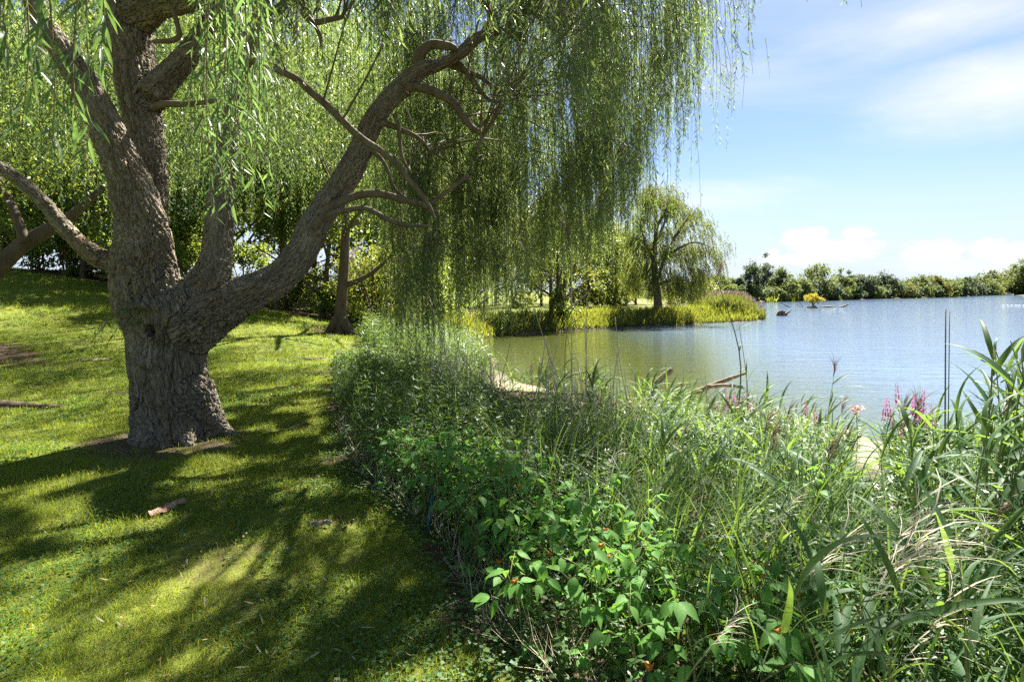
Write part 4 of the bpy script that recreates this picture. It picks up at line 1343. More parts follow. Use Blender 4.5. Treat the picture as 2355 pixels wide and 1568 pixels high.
# ------------------------------------------------------------------ far shore
rs = np.random.RandomState(77)
FT = [  # photo x, top y, half width px, base y, form, label
    (1652, 640, 30, 692, 'far_leaf', 'rounded tree at the left end of the far shore beside the airy willow'),
    (1682, 648, 26, 694, 'far_leaf', 'low rounded tree between the left end of the far shore and the tall tree'),
    (1700, 642, 12, 694, 'far_dark_leaf', 'narrow dark conifer left of the tall ragged tree on the far shore'),
    (1742, 598, 30, 697, 'far_dark_leaf', 'tallest ragged tree on the far shore with bare trunks below'),
    (1778, 668, 22, 697, 'far_leaf', 'low dark bushy tree at the foot of the tallest far tree'),
    (1800, 626, 24, 696, 'far_leaf', 'pointed tree right of the tallest tree on the far shore'),
    (1835, 648, 26, 695, 'far_leaf', 'low leafy tree behind the small yellow islet tree'),
    (1880, 616, 32, 692, 'far_leaf', 'tall broad tree on the far shore above the yellow islet tree'),
    (1905, 655, 22, 692, 'far_dark_leaf', 'dense dark tree right of the broad tree on the far shore'),
    (1938, 644, 22, 690, 'far_leaf', 'grey-green tree left of the pale house on the far shore'),
    (1958, 632, 14, 689, 'far_dark_leaf', 'thin open tree sticking up left of the middle of the far shore'),
    (1955, 664, 18, 690, 'far_dark_leaf', 'small dark round tree by the pale house'),
    (1985, 640, 20, 689, 'far_dark_leaf', 'dark two-topped tree near the middle of the far shore'),
    (1995, 660, 24, 690, 'far_leaf', 'bright green round tree at the water near the middle of the far shore'),
    (2035, 638, 26, 688, 'far_dark_leaf', 'dark tree with a domed top behind the golden round tree'),
    (2058, 655, 34, 688, 'far_gold_leaf', 'broad golden-green round tree at the water on the far shore'),
    (2105, 645, 26, 686, 'far_leaf', 'dome-topped tree right of the golden round tree'),
    (2130, 652, 26, 686, 'far_dark_leaf', 'dark shore tree in the right half of the far shore'),
    (2150, 643, 24, 685, 'far_gold_leaf', 'yellowish tree in the right half of the far shore'),
    (2175, 650, 24, 684, 'far_leaf', 'round tree left of the dip in the far treeline'),
    (2200, 653, 24, 683, 'far_dark_leaf', 'low dark tree at the dip in the far treeline'),
    (2226, 652, 26, 681, 'far_dark_leaf', 'blue-green tree where the far shore meets the hill'),
    (2255, 645, 28, 680, 'far_leaf', 'tree at the left foot of the wooded hill'),
    (2285, 640, 30, 679, 'far_leaf', 'rounded tree on the wooded hill'),
    (2270, 660, 24, 679, 'far_gold_leaf', 'light green shore tree under the wooded hill'),
    (2310, 652, 26, 678, 'far_leaf', 'green shore tree close to the white boat'),
    (2318, 634, 32, 678, 'far_gold_leaf', 'golden tree high on the wooded hill near the right edge'),
    (2350, 640, 34, 678, 'far_gold_leaf', 'broad golden-green tree at the right edge of the photo'),
    (2352, 612, 34, 678, 'far_leaf', 'tallest hill tree cut off by the right edge of the photo'),
    (1722, 660, 22, 695, 'far_leaf', 'low green tree just left of the tallest far tree'),
    (1820, 662, 20, 695, 'far_leaf', 'bushy tree filling the gap behind the two floating sticks'),
    (1862, 658, 22, 693, 'far_dark_leaf', 'dark bushy tree left of the broad far tree'),
    (1925, 662, 18, 690, 'far_leaf', 'low bushy tree left of the pale house'),
    (2015, 662, 16, 689, 'far_dark_leaf', 'small dark tree between the bright green and golden round trees'),
    (1908, 672, 10, 690, 'far_leaf', 'low bush in front of the left end of the pale house'),
    (1934, 676, 9, 690, 'far_leaf', 'low bush in front of the right end of the pale house'),
    (2085, 660, 22, 687, 'far_dark_leaf', 'dark low tree tucked right of the golden round tree'),
]


def shore_Y(x):
    """distance of the far shore in the photo column x"""
    return float(np.interp(x, [1640, 1750, 1900, 2000, 2100, 2190, 2290, 2360], [118, 131, 158, 189, 222, 262, 430, 400]))


for (x, top, hw, base, mt, lab) in FT:
    Y = shore_Y(x) + 7 + hw / F * shore_Y(x) * rs.uniform(.3, .9)
    p = at(x, base, Y)
    gz = float(ground_z(p[0], p[1]))
    h = EYE + (HY - top) / F * Y - gz
    w = hw / F * Y
    sc_ = Y / 160.0
    open_tree = 'ragged' in lab or 'thin open' in lab
    simple_tree('shore_tree', lab, p[0], p[1], h * (1.0 if open_tree else 1.13), w * (1.2 if not open_tree else 1.05), h * (0.42 if open_tree else 0.03), mt, rs, .60 * sc_, 52 if not open_tree else 44, 60 if not open_tree else 54, .35 * sc_, 2 if open_tree else 1, None, (0, 0), 6, .85)
# a dense low scrub mass behind the single trees and round the rest of the far shore
n = 26000
ys = rs.uniform(118, 480, n)
xs = np.interp(ys, [100, 126, 150, 189, 260, 486], [20, 44, 75, 119, 200, 413]) - rs.uniform(6, 20, n) * np.interp(ys, [120, 480], [1, 2.2])
xs2 = np.interp(ys, [120, 150, 215, 378, 486], [125, 146, 200, 340, 440]) + rs.uniform(6, 130, n)
xx = np.where(rs.uniform(size=n) < .5, xs, xs2)
zz = ground_z(xx, ys)
P = np.stack([xx, ys, zz + rs.uniform(0, 1, n) ** 1.3 * np.interp(ys, [110, 200, 480], [2.6, 4.5, 9])], -1)
d = norm(rs.normal(size=(n, 3)) + (0, 0, -.3))
V, Fc = leaf_quads(P, d, norm(np.cross(d, randdir(n, rs))), 1.2 * np.interp(ys, [110, 480], [.8, 2]), .8 * np.interp(ys, [110, 480], [.8, 2]))
link('far_scrub', np_mesh('far_scrub', V, Fc, (M['far_leaf'],)), kind='stuff', label='unbroken scrub under the trees all along the far shore', cat='scrub')
# rushes at the far waterline
b = []
for (x0, x1, n) in ((1700, 1735, 500), (2010, 2045, 600), (1925, 1960, 350), (2080, 2110, 350), (1760, 1840, 400), (1640, 1700, 500)):
    xs_ = rs.uniform(x0, x1, n)
    Ys_ = np.array([shore_Y(v) for v in xs_]) + rs.uniform(1.5, 5, n)
    X = (xs_ - CX) / F * Ys_
    b.append(np.stack([X, Ys_, np.maximum(ground_z(X, Ys_), WATER_Z)], -1))
b = np.concatenate(b)
link('far_rushes', Geo().add(*blades(len(b), b, rs, .7, 1.7, .3)).mesh('far_rushes', M['bank_leaf']), kind='stuff', label='patches of pale green rushes at the foot of the far trees', cat='rushes')


# ------------------------------------------------------------------ small things on and by the water
def box(sx, sy, sz, c=(0, 0, 0)):
    v = np.array([(x, y, z) for x in (-.5, .5) for y in (-.5, .5) for z in (-.5, .5)]) * (sx, sy, sz) + c
    f = np.array([(0, 1, 3, 2), (4, 6, 7, 5), (0, 4, 5, 1), (2, 3, 7, 6), (0, 2, 6, 4), (1, 5, 7, 3)])
    return v, f


def knobbly(pts, radii, sides, rs, amt=.12, mat='driftwood', origin=None):
    S = spline(np.concatenate([np.array(pts, float), np.array(radii, float)[:, None]], 1), len(pts) * 6)
    V, Fc = tube(S[:, :3], S[:, 3], sides)
    n = perlin(V * 7 + rs.uniform(0, 50)) * amt
    k = np.repeat(np.arange(len(S)), sides)
    c = S[k, :3]
    V[:len(c)] = c + (V[:len(c)] - c) * (1 + n[:len(c)])[:, None] 
    return V, Fc


# the small house behind the far trees
p = at(1922, 690, 186)
hs = thing('house', 'pale grey house half hidden among the far shore trees', 'house', (p[0], p[1], float(ground_z(p[0], p[1]))))
link('wall', Geo().add(*box(5, 5, 3, (0, 0, 1.2))).mesh('wall', M['grey_wall']), hs)
rv = np.array([(-2.8, -2.9, 2.72), (2.8, -2.9, 2.72), (2.8, 2.9, 2.72), (-2.8, 2.9, 2.72), (-2.8, 0, 4), (2.8, 0, 4)], float)
link('roof', np_mesh('roof', rv, [np.array([(0, 1, 5, 4), (2, 3, 4, 5), (0, 3, 2, 1)]), np.array([(1, 2, 5), (3, 0, 4)])], (M['roof'],)), hs)
for k in (-1.4, 1.4):
    link('window', Geo().add(*box(1.0, .1, 1.1, (k, -2.53, 1.6))).mesh('window', M['glass']), hs)

# tiny golden tree on its islet, with driftwood round it
p = at(1870, 707.5, 89)
rs3 = np.random.RandomState(5)
isl = thing('islet_tree', 'small golden-yellow tree on a tiny islet of roots in the pond', 'tree', (p[0], p[1], WATER_Z))
g = Geo()
for k in range(5):
    a = rs3.uniform(0, 6.28)
    g.add(*tube(spline([(0, 0, .3), (math.cos(a) * .15, math.sin(a) * .15, .7), (math.cos(a) * .8, math.sin(a) * .8, 1.4)], 6), np.linspace(.09, .03, 6), 6))
link('trunk', g.mesh('trunk', M['wet_wood'], True), isl)
V, Fc = leafy_crown(2.15, 1.25, .85, 34, 50, .2, rs3, (), .6)
link('crown', np_mesh('crown', V, Fc, (M['yellow_leaf'],)), isl)
a = np.linspace(0, 2 * PI, 18, endpoint=False)
rr = 1 + .2 * np.sin(a * 3)
rings = [np.stack([np.cos(a) * rr * r_, np.sin(a) * rr * r_, np.full(18, z_)], -1) for r_, z_ in ((.95, -.3), (.85, .05), (.6, .28), (.25, .42))]
V = np.concatenate(rings + [np.array([(0, 0, .45)])])
V = V + perlin(V * 4)[:, None] * .07
Q = np.concatenate([np.stack([k * 18 + np.arange(18), k * 18 + (np.arange(18) + 1) % 18, (k + 1) * 18 + (np.arange(18) + 1) % 18, (k + 1) * 18 + np.arange(18)], -1) for k in range(3)])
T = np.stack([54 + np.arange(18), 54 + (np.arange(18) + 1) % 18, np.full(18, 72)], -1)
link('root_mound', np_mesh('root_mound', V, [Q, T], (M['driftwood'],)), isl)


def water_pt(x, y):
    Y = F * (EYE - WATER_Z) / (y - HY)
    return at(x, y, Y)


def floater(name, label, cat, rows, mat, group=None):
    """driftwood: rows of (list of photo points with heights), radius"""
    base = None
    t = None
    for (pts, rad) in rows:
        pts = np.array(pts)
        if t is None:
            base = np.array((pts[0][0], pts[0][1], WATER_Z))
            t = thing(name, label, cat, tuple(base), 0, group)
        V, Fc = knobbly(pts - base, rad, 7, rs, .2)
        link('limb', Geo().add(V, Fc).mesh('limb', M[mat], True), t)
    return t


b = water_pt(1800, 726)
floater('driftwood_stump', 'brown broken stump with a stick poking out of the open pond', 'driftwood', [
    ([b + (-.5, 0, -.2), b + (-.3, 0, .35), b + (.05, 0, .55)], [.28, .22, .06]),
    ([b + (-.1, 0, -.2), b + (.05, 0, .3), b + (.3, 0, .5)], [.26, .22, .05]),
    ([b + (.2, 0, -.1), b + (.45, 0, .25), b + (.9, 0, .52)], [.2, .12, .03])], 'wet_wood')
b = water_pt(1905, 707)
floater('driftwood_log', 'low grey log lying beside the golden islet tree', 'driftwood', [([b + (-1.2, 0, .02), b + (0, 0, .1), b + (1.3, 0, -.02)], [.12, .16, .08])], 'driftwood')
b = water_pt(1942, 706)
floater('driftwood_branch', 'forked driftwood right of the golden islet tree', 'driftwood', [([b + (-.9, 0, -.05), b + (.1, 0, .2), b + (1.2, 0, .65)], [.18, .14, .03]), ([b + (0, 0, .1), b + (.5, 0, .55)], [.1, .03]), ([b + (-1.8, 0, 0), b + (-1.4, 0, .2)], [.2, .08])], 'driftwood')
b = water_pt(1842, 706)
floater('driftwood_sticks', 'thin forked sticks left of the golden islet tree', 'driftwood', [([b + (.4, 0, -.1), b + (0, 0, .5), b + (-.5, 0, 1.0)], [.06, .05, .02]), ([b + (.1, 0, -.1), b + (-.5, 0, .3), b + (-.8, 0, .35)], [.06, .04, .02])], 'wet_wood')
b = water_pt(1808, 706)
floater('driftwood_sticks', 'pair of thin bent sticks rising from the pond above the stump', 'driftwood', [([b + (.8, 0, -.1), b + (-.2, 0, .3), b + (-1.0, 0, .9)], [.05, .05, .03]), ([b + (1.0, 0, -.1), b + (.2, 0, .2), b + (-.9, 0, .65)], [.05, .04, .02])], 'wet_wood')

# fallen limbs at the near shore
def wood_limb(label, rows, Y0, Y1=None, mat='driftwood'):
    rows = px(rows, Y0, Y1)
    base = rows[0, :3].copy()
    t = thing('fallen_branch', label, 'branch', tuple(base))
    V, Fc = knobbly(rows[:, :3] - base, rows[:, 3], 10, rs, .18)
    link('limb', Geo().add(V, Fc).mesh('limb', M[mat], True), t)
    return t, base


t, base = wood_limb('long pale fallen branch angled over the near water edge', [(1480, 935, 5), (1560, 915, 6), (1600, 902, 7), (1640, 885, 6), (1675, 872, 5), (1717, 857, 3)], 12.5, 12.2)
V, Fc = knobbly(px([(1632, 890, 6), (1665, 886, 4), (1700, 890, 3), (1712, 893, 2)], 12.25, 12.0)[:, :3] - base, [.055, .04, .03, .015], 8, rs)
link('side_limb', Geo().add(V, Fc).mesh('side_limb', M['driftwood'], True), t)
wood_limb('short dark bent branch standing up from the near water edge', [(1495, 935, 9), (1500, 905, 8), (1512, 880, 7), (1535, 858, 7), (1546, 848, 6)], 12.0)

# far boat and a row of floats
p = at(2320, 678, 380)
t = thing('boat', 'tiny white boat moored under the trees at the far right shore', 'boat', (p[0], p[1], WATER_Z))
hv = []
for k, f in enumerate(np.linspace(-1, 1, 9)):
    wd = 1.0 * (1 - abs(f) ** 3 * (0.95 if f > 0 else .3))
    for (yy, zz_) in ((-wd, .95), (-wd * .7, -.2), (wd * .7, -.2), (wd, .95)):
        hv.append((f * 3.2, yy, zz_))
hq = np.concatenate([np.array([(k * 4 + j, (k + 1) * 4 + j, (k + 1) * 4 + j + 1, k * 4 + j + 1) for j in range(3)] + [(k * 4 + 3, (k + 1) * 4 + 3, (k + 1) * 4, k * 4)]) for k in range(8)])
link('hull', np_mesh('hull', np.array(hv), hq, (M['white_paint'],)), t)
link('cabin', Geo().add(*box(2.0, 1.3, 1.0, (-.2, 0, 1.4))).mesh('cabin', M['roof']), t)
b = water_pt(2318, 702.5)
t = thing('float_line', 'long low white floats lying on the water near the right edge', 'floats', (b[0], b[1], WATER_Z))
for k in range(7):
    S = np.stack([np.linspace(-.32, .32, 7) + (k - 1) * .75, np.full(7, rs.normal() * .05), np.full(7, .03)], -1)
    link('float', Geo().add(*tube(S, np.array([.02, .06, .08, .085, .08, .06, .02]), 8)).mesh('float', M['white_paint'], True), t)

# ------------------------------------------------------------------ lawn grass (thousands of tufts, one object)
rs = np.random.RandomState(90)
src = bpy.data.collections.new('lawn_tufts')
for k in range(6):
    n = 46
    b = np.concatenate([rs.normal(size=(n, 2)) * 0.055, np.full((n, 1), -0.006)], 1)
    V, Fc = ribbons(b, rs.uniform(0, 2 * PI, n), rs.uniform(.022, .062, n), np.abs(rs.normal(size=n)) * .55, rs.uniform(.1, 1.3, n), rs.uniform(.0028, .0050, n), 2, .2, rs.uniform(-1, 1, n))
    me = np_mesh('tuft', V, Fc, (M['lawn_blade'],))
    if k >= 4:      # tufts with clover and plantain among the blades
        g = Geo().add(V, Fc)
        m_ = 16
        P = np.concatenate([rs.normal(size=(m_, 2)) * .05, rs.uniform(.008, .026, (m_, 1))], 1)
        d = norm(np.concatenate([rs.normal(size=(m_, 2)), rs.uniform(-.1, .4, (m_, 1))], 1))
        sd_ = norm(np.cross(d, (0, 0, 1.0)))
        nq = len(Fc)
        g.add(*leaf_quads(P, d, sd_, .020, .019, .55))
        me = g.mesh('tuft', M['lawn_blade'])
        me.materials.append(M['clover'])
        mi = np.zeros(len(me.polygons), np.int32)
        mi[nq:] = 1
        me.polygons.foreach_set('material_index', mi)
    src.objects.link(bpy.data.objects.new('tuft_source_%d' % k, me))


def instancer(name, pts, rot, scl, idx, coll, mat_label):
    me = np_mesh(name, pts, [])
    for nm, typ, arr in (('rot', 'FLOAT_VECTOR', rot), ('scl', 'FLOAT', scl), ('idx', 'INT', idx)):
        a = me.attributes.new(nm, typ, 'POINT')
        a.data.foreach_set('vector' if typ == 'FLOAT_VECTOR' else 'value', np.asarray(arr, np.float32 if typ != 'INT' else np.int32).ravel())
    o = link(name, me, kind='stuff', label=mat_label, cat='grass')
    ng = bpy.data.node_groups.new(name, 'GeometryNodeTree')
    ng.interface.new_socket('Geometry', in_out='INPUT', socket_type='NodeSocketGeometry')
    ng.interface.new_socket('Geometry', in_out='OUTPUT', socket_type='NodeSocketGeometry')
    N = ng.nodes
    gi, go = N.new('NodeGroupInput'), N.new('NodeGroupOutput')
    ci = N.new('GeometryNodeCollectionInfo')
    ci.inputs['Collection'].default_value = coll
    ci.inputs['Separate Children'].default_value = True
    ci.inputs['Reset Children'].default_value = True
    ip = N.new('GeometryNodeInstanceOnPoints')
    ip.inputs['Pick Instance'].default_value = True
    def named(nm, dt):
        q = N.new('GeometryNodeInputNamedAttribute')
        q.data_type = dt
        q.inputs['Name'].default_value = nm
        return next(s for s in q.outputs if s.enabled and s.name == 'Attribute')
    L_ = ng.links
    L_.new(gi.outputs[0], ip.inputs['Points'])
    L_.new(ci.outputs[0], ip.inputs['Instance'])
    L_.new(named('idx', 'INT'), ip.inputs['Instance Index'])
    L_.new(named('rot', 'FLOAT_VECTOR'), ip.inputs['Rotation'])
    L_.new(named('scl', 'FLOAT'), ip.inputs['Scale'])
    L_.new(ip.outputs[0], go.inputs[0])
    md = o.modifiers.new('scatter', 'NODES')
    md.node_group = ng
    return o


pts, scl = [], []
for (y0, y1, dens, s0) in ((1.6, 3.2, 330, .95), (3.2, 5, 230, 1.05), (5, 8, 120, 1.25), (8, 13, 55, 1.6), (13, 23, 20, 2.2)):
    x0, x1 = -0.95 * y1 - .3, 1.0
    n = int((x1 - x0) * (y1 - y0) * dens)
    x, y = rs.uniform(x0, x1, n), rs.uniform(y0, y1, n)
    ok = (np.abs(x) < .95 * y + .4)
    keep = rs.uniform(size=n) > soil_mask(x, y) * 1.05
    ok &= keep & (np.hypot((x + 3.75) / .6, (y - 6.45) / .5) > 1)
    x, y = x[ok], y[ok]
    pts.append(np.stack([x, y, ground_z(x, y)], -1))
    scl.append(s0 * rs.uniform(.7, 1.3, len(x)))
pts, scl = np.concatenate(pts), np.concatenate(scl)
wild = perlin(np.stack([pts[:, 0] * .9, pts[:, 1] * .9, pts[:, 0] * 0 + 21], -1))
idx = np.where(wild + rs.normal(size=len(pts)) * .25 > .22, rs.randint(4, 6, len(pts)), rs.randint(0, 4, len(pts)))
rot = np.stack([rs.normal(size=len(pts)) * .1, rs.normal(size=len(pts)) * .1, rs.uniform(0, 6.28, len(pts))], -1)
instancer('lawn_grass', pts, rot, scl, idx, src, 'short mown grass mixed with clover over the lawn')

# ------------------------------------------------------------------ the bed on the bank: tall grass and herbs (stuff)
def bed_points(n, y0, y1, off0, off1, rs, xmax=None):
    y = y0 + (y1 - y0) * rs.uniform(0, 1, n) ** 1.0
    x = lawn_edge(y) + rs.uniform(off0, off1, n)
    s = pond_sd(x, y)
    ok = (s > .7) & (np.abs(x) < 1.05 * y + .6)
    x, y = x[ok], y[ok]
    return np.stack([x, y, ground_z(x, y)], -1)


WIND = math.radians(10)
TOPX = [700, 760, 860, 1000, 1100, 1150, 1250, 1320, 1450, 1600, 1750, 1850, 1930, 1965, 1990, 2015, 2050, 2080, 2200, 2300, 2355, 2600]
TOPY = [800, 800, 780, 800, 850, 885, 890, 880, 895, 905, 920, 945, 970, 1050, 1090, 1075, 985, 940, 950, 900, 850, 850]


def cap(b, h, rs, lo=0, hi=70):
    """plants on the bank stay low enough to leave the view of the pond open"""
    xd, _ = proj(b)
    yt = np.interp(xd, TOPX, TOPY) + rs.uniform(lo, hi, len(b))
    z = EYE - (yt - HY) / F * b[:, 1]
    return np.where(b[:, 1] > 17, h, np.minimum(h, (z - b[:, 2])))
g = Geo()
for (y0, y1, o0, o1, n, h0, h1, w, hd) in ((1.2, 3.4, .75, 4.4, 3400, .40, .85, .013, .8), (3.0, 6.0, .9, 6.5, 5200, .45, .9, .013, .8), (5.5, 9.5, .25, 8.5, 7000, .45, .95, .014, .8), (8.5, 14, .2, 9.5, 7500, .4, .95, .017, .8), (9.5, 17, 2.0, 7.5, 6500, .3, .8, .017, .8), (13, 30, .1, 6, 6500, .5, 1.1, .022, .7)):
    b = bed_points(n, y0, y1, o0, o1, rs)
    m_ = len(b)
    # clumped: pull points towards tussock centres
    c = b[rs.randint(0, m_, max(20, m_ // 26))]
    k = np.argmin(np.linalg.norm(b[:, None, :2] - c[None, :, :2], axis=2), 1) if m_ * len(c) < 8e6 else rs.randint(0, len(c), m_)
    f = rs.uniform(.3, .95, m_)[:, None]
    b[:, :2] = b[:, :2] * (1 - f) + (c[k][:, :2] + rs.normal(size=(m_, 2)) * .05) * f
    b[:, 2] = ground_z(b[:, 0], b[:, 1]) - .02
    az = np.where(rs.uniform(size=m_) < .45, WIND + rs.normal(size=m_) * .8, rs.uniform(0, 2 * PI, m_))
    hh = cap(b, rs.uniform(h0, h1, m_), rs)
    ok = hh > .12
    b, az, hh = b[ok], az[ok], hh[ok]
    m_ = len(b)
    g.add(*ribbons(b, az, hh * 1.12, np.abs(rs.normal(size=m_)) * .25, rs.uniform(.3, 2.1, m_), w * rs.uniform(.5, 1.3, m_), 5, .3, rs.uniform(-.8, .8, m_)))
link('tall_grass', g.mesh('tall_grass', M['bed_grass']), kind='stuff', label='thick tussocks of long arching grass covering the pond bank', cat='grass')


def herb_mass(base, h, nleaf, L, w, rs, droop=0.2, spread=.9):
    """upright leafy stems: leaves in rows up each stem"""
    n = len(base)
    top = base + np.stack([rs.normal(size=n) * .12 * h, rs.normal(size=n) * .12 * h, h], -1)
    idx = np.repeat(np.arange(n), nleaf)
    f = rs.uniform(.12, 1, len(idx))
    P = base[idx] * (1 - f[:, None]) + top[idx] * f[:, None]
    a = rs.uniform(0, 2 * PI, len(idx))
    d = norm(np.stack([np.cos(a) * spread, np.sin(a) * spread, rs.uniform(-.5, .7, len(idx)) - droop], -1))
    side = norm(np.cross(d, norm(rs.normal(size=(len(idx), 3)) * .35 + (0, 0, 1))))
    sz = rs.uniform(.6, 1.25, len(idx)) * (1.15 - .45 * f)
    return leaf_quads(P, d, side, L * sz, w * sz), ribbons(base, rs.uniform(0, 6.28, n), h, np.zeros(n), np.full(n, .12), np.full(n, .006), 2, .1)


g, gs = Geo(), Geo()
for (y0, y1, o0, o1, n, h0, h1, nl2, L_, w_) in ((5.0, 9, .1, 2.4, 900, .45, .95, 32, .092, .019), (8.5, 13, .1, 4.5, 1400, .5, 1.05, 28, .11, .024), (12.5, 24, .05, 4.5, 1400, .6, 1.25, 24, .15, .034),
                                                (3.6, 5.4, .25, 1.6, 420, .3, .6, 34, .055, .016), (3, 7, 2.5, 7, 800, .35, .75, 34, .075, .02), (1.5, 3.2, 1.3, 3.4, 420, .25, .6, 30, .065, .022), (1.9, 5.0, .12, 1.2, 620, .12, .34, 26, .05, .022)):
    b = bed_points(n, y0, y1, o0, o1, rs)
    hh = cap(b, rs.uniform(h0, h1, len(b)), rs)
    b, hh = b[hh > .15], hh[hh > .15]
    l, s = herb_mass(b, hh, nl2, L_, w_, rs)
    g.add(*l); gs.add(*s)
link('bank_herbs', g.mesh('bank_herbs', M['herb_leaf']), kind='stuff', label='dense leafy herbs along the edge between lawn and bank', cat='weeds')
link('herb_stems', gs.mesh('herb_stems', M['jewel_stem']), kind='stuff', label='thin green stems of the herbs on the bank', cat='weeds')
# straw-coloured dead reeds standing in two loose groups
b = []
for (x0, x1, Y0, Y1, n) in ((985, 1150, 7.0, 10.5, 230), (1270, 1430, 5.2, 8.0, 150), (1150, 1270, 9, 12, 60), (1440, 1800, 6.5, 9.5, 60)):
    Y = rs.uniform(Y0, Y1, n)
    X = (rs.uniform(x0, x1, n) - CX) / F * Y
    b.append(np.stack([X, Y, ground_z(X, Y)], -1))
b = np.concatenate(b)
b = b[(pond_sd(b[:, 0], b[:, 1]) > .8) & (b[:, 0] > lawn_edge(b[:, 1]) + .4)]
hh = np.minimum(cap(b, rs.uniform(.7, 1.6, len(b)), rs, -110, 10), 1.5)
V, Fc = ribbons(b, math.radians(170) + rs.normal(size=len(b)) * 1.1, np.maximum(hh, .4), np.abs(rs.normal(size=len(b))) * .2, rs.uniform(-.1, .35, len(b)), rs.uniform(.007, .013, len(b)), 4, .1, rs.uniform(-1.5, 1.5, len(b)))
link('dead_reeds', np_mesh('dead_reeds', V, Fc, (M['dead_stem'],)), kind='stuff', label='loose groups of straw coloured dead reed stems on the bank by the cove', cat='dead reeds')
# small round-leaved ground cover at the lawn edge
y = rs.uniform(1.8, 6.5, 3800)
x = lawn_edge(y) + rs.normal(size=len(y)) * .13 + .10
b = np.stack([x, y, ground_z(x, y) + rs.uniform(.01, .07, len(y))], -1)
a = rs.uniform(0, 2 * PI, len(b))
d = norm(np.stack([np.cos(a), np.sin(a), rs.uniform(-.25, .3, len(b))], -1))
V, Fc = leaf_quads(b, d, norm(np.cross(d, norm(rs.normal(size=(len(b), 3)) * .25 + (0, 0, 1)))), rs.uniform(.018, .036, len(b)), rs.uniform(.016, .032, len(b)), .5)
link('ground_ivy', np_mesh('ground_ivy', V, Fc, (M['clover'],)), kind='stuff', label='small round leaved ground cover creeping along the lawn edge', cat='ground cover')
# straw and dead stems lying at the bed's edge
n = 1500
y = rs.uniform(2.2, 7, n)
x = lawn_edge(y) + np.abs(rs.normal(size=n)) * .22 + .05
b = np.stack([x, y, ground_z(x, y) + rs.uniform(.0, .05, n)], -1)
V, Fc = ribbons(b, rs.uniform(0, 6.28, n), rs.uniform(.08, .32, n), rs.uniform(.3, 1.5, n), rs.normal(size=n) * .3, rs.uniform(.002, .004, n), 2, .3)
link('dry_straw', np_mesh('dry_straw', V, Fc, (M['dead_stem'],)), kind='stuff', label='dry brown grass stalks at the edge of the bed', cat='straw')

# ------------------------------------------------------------------ jewelweed: broad leaved plants, leaf by leaf
def ovate_leaf(name, mat, L=.07, w=.04, bend=.2):
    s = np.linspace(0, 1, 6)
    prof = np.array([.06, .72, 1.0, .82, .42, .02])
    V, Fq = [], []
    for k in range(6):
        h = w * .5 * prof[k]
        z_ = -bend * L * s[k] ** 2
        V += [(s[k] * L, -h, z_ + h * .25), (s[k] * L, 0, z_), (s[k] * L, h, z_ + h * .25)]
    for k in range(5):
        b_ = k * 3
        Fq += [(b_, b_ + 3, b_ + 4, b_ + 1), (b_ + 1, b_ + 4, b_ + 5, b_ + 2)]
    return np_mesh(name, np.array(V), np.array(Fq), (mat,), True)


JL = [ovate_leaf('leaf', M['jewel_leaf'], .068, .040, b_) for b_ in (.1, .28, .45)]
fv, ff = tube(spline([(0, 0, 0), (.006, 0, -.006), (.016, 0, -.012), (.026, 0, -.012)], 6), np.array([.002, .004, .006, .007, .009, .010]), 7)
FLW = np_mesh('flower', fv, ff, (M['orange_flower'],), True)
rs = np.random.RandomState(101)
jw = []
tries = 0
while len(jw) < 58 and tries < 4000:
    tries += 1
    y = rs.uniform(2.0, 4.9)
    x = float(lawn_edge(y)) + rs.uniform(.16, .95)
    if all(math.hypot(x - a_, y - b_) > .165 for a_, b_, _ in jw):
        jw.append((x, y, rs.uniform(.34, .56)))
jw += [(1.55, 3.0, .5), (1.9, 3.5, .5), (1.0, 2.0, .42), (1.25, 2.45, .45)]
for i, (x, y, h) in enumerate(jw):
    gz = float(ground_z(x, y))
    t = thing('jewelweed_plant', 'bright green jewelweed with broad oval leaves at the lawn edge of the bank', 'plant', (x, y, gz), rs.uniform(0, 6.28), 'jewelweed plants at the lawn edge')
    g = Geo()
    main = spline([(0, 0, -.03), (rs.normal() * .02, rs.normal() * .02, h * .5), (rs.normal() * .05, rs.normal() * .05, h)], 9)
    g.add(*tube(main, np.linspace(.006, .002, 9), 5))
    places = [(main[k], None) for k in (4, 5, 6, 7, 8, 8)]
    for k in range(7):
        a = k * 2.4 + rs.normal() * .3
        b = main[1 + k]
        e = b + np.array((math.cos(a) * rs.uniform(.09, .17), math.sin(a) * rs.uniform(.09, .17), rs.uniform(.06, .14)))
        S = spline([b, (b + e) / 2 + (0, 0, .015), e], 5)
        g.add(*tube(S, np.linspace(.003, .0012, 5), 4))
        places += [(S[2], a), (S[3], a), (S[4], a), (S[4], a), (S[4], a)]
    link('stem', g.mesh('stem', M['jewel_stem'], True), t)
    for j, (p, a) in enumerate(places):
        o = bpy.data.objects.new('leaf', JL[j % 3])
        COL.objects.link(o)
        o.parent = t
        az = (a if a is not None else 0) + rs.normal() * 1.1 + (0 if a is not None else j * 2.4)
        o.location = p + np.array((math.cos(az), math.sin(az), 0)) * .012
        o.rotation_euler = (rs.normal() * .25, rs.uniform(-.15, .75), az)
        s = rs.uniform(.75, 1.35)
        o.scale = (s, s, s)
    if i % 3 == 0:
        for _ in range(rs.randint(1, 3)):
            o = bpy.data.objects.new('flower', FLW)
            COL.objects.link(o)
            o.parent = t
            pb = places[rs.randint(6, len(places))][0]
            o.location = pb + np.array((0, 0, .02))
            o.rotation_euler = (0, 0, rs.uniform(0, 6.28))

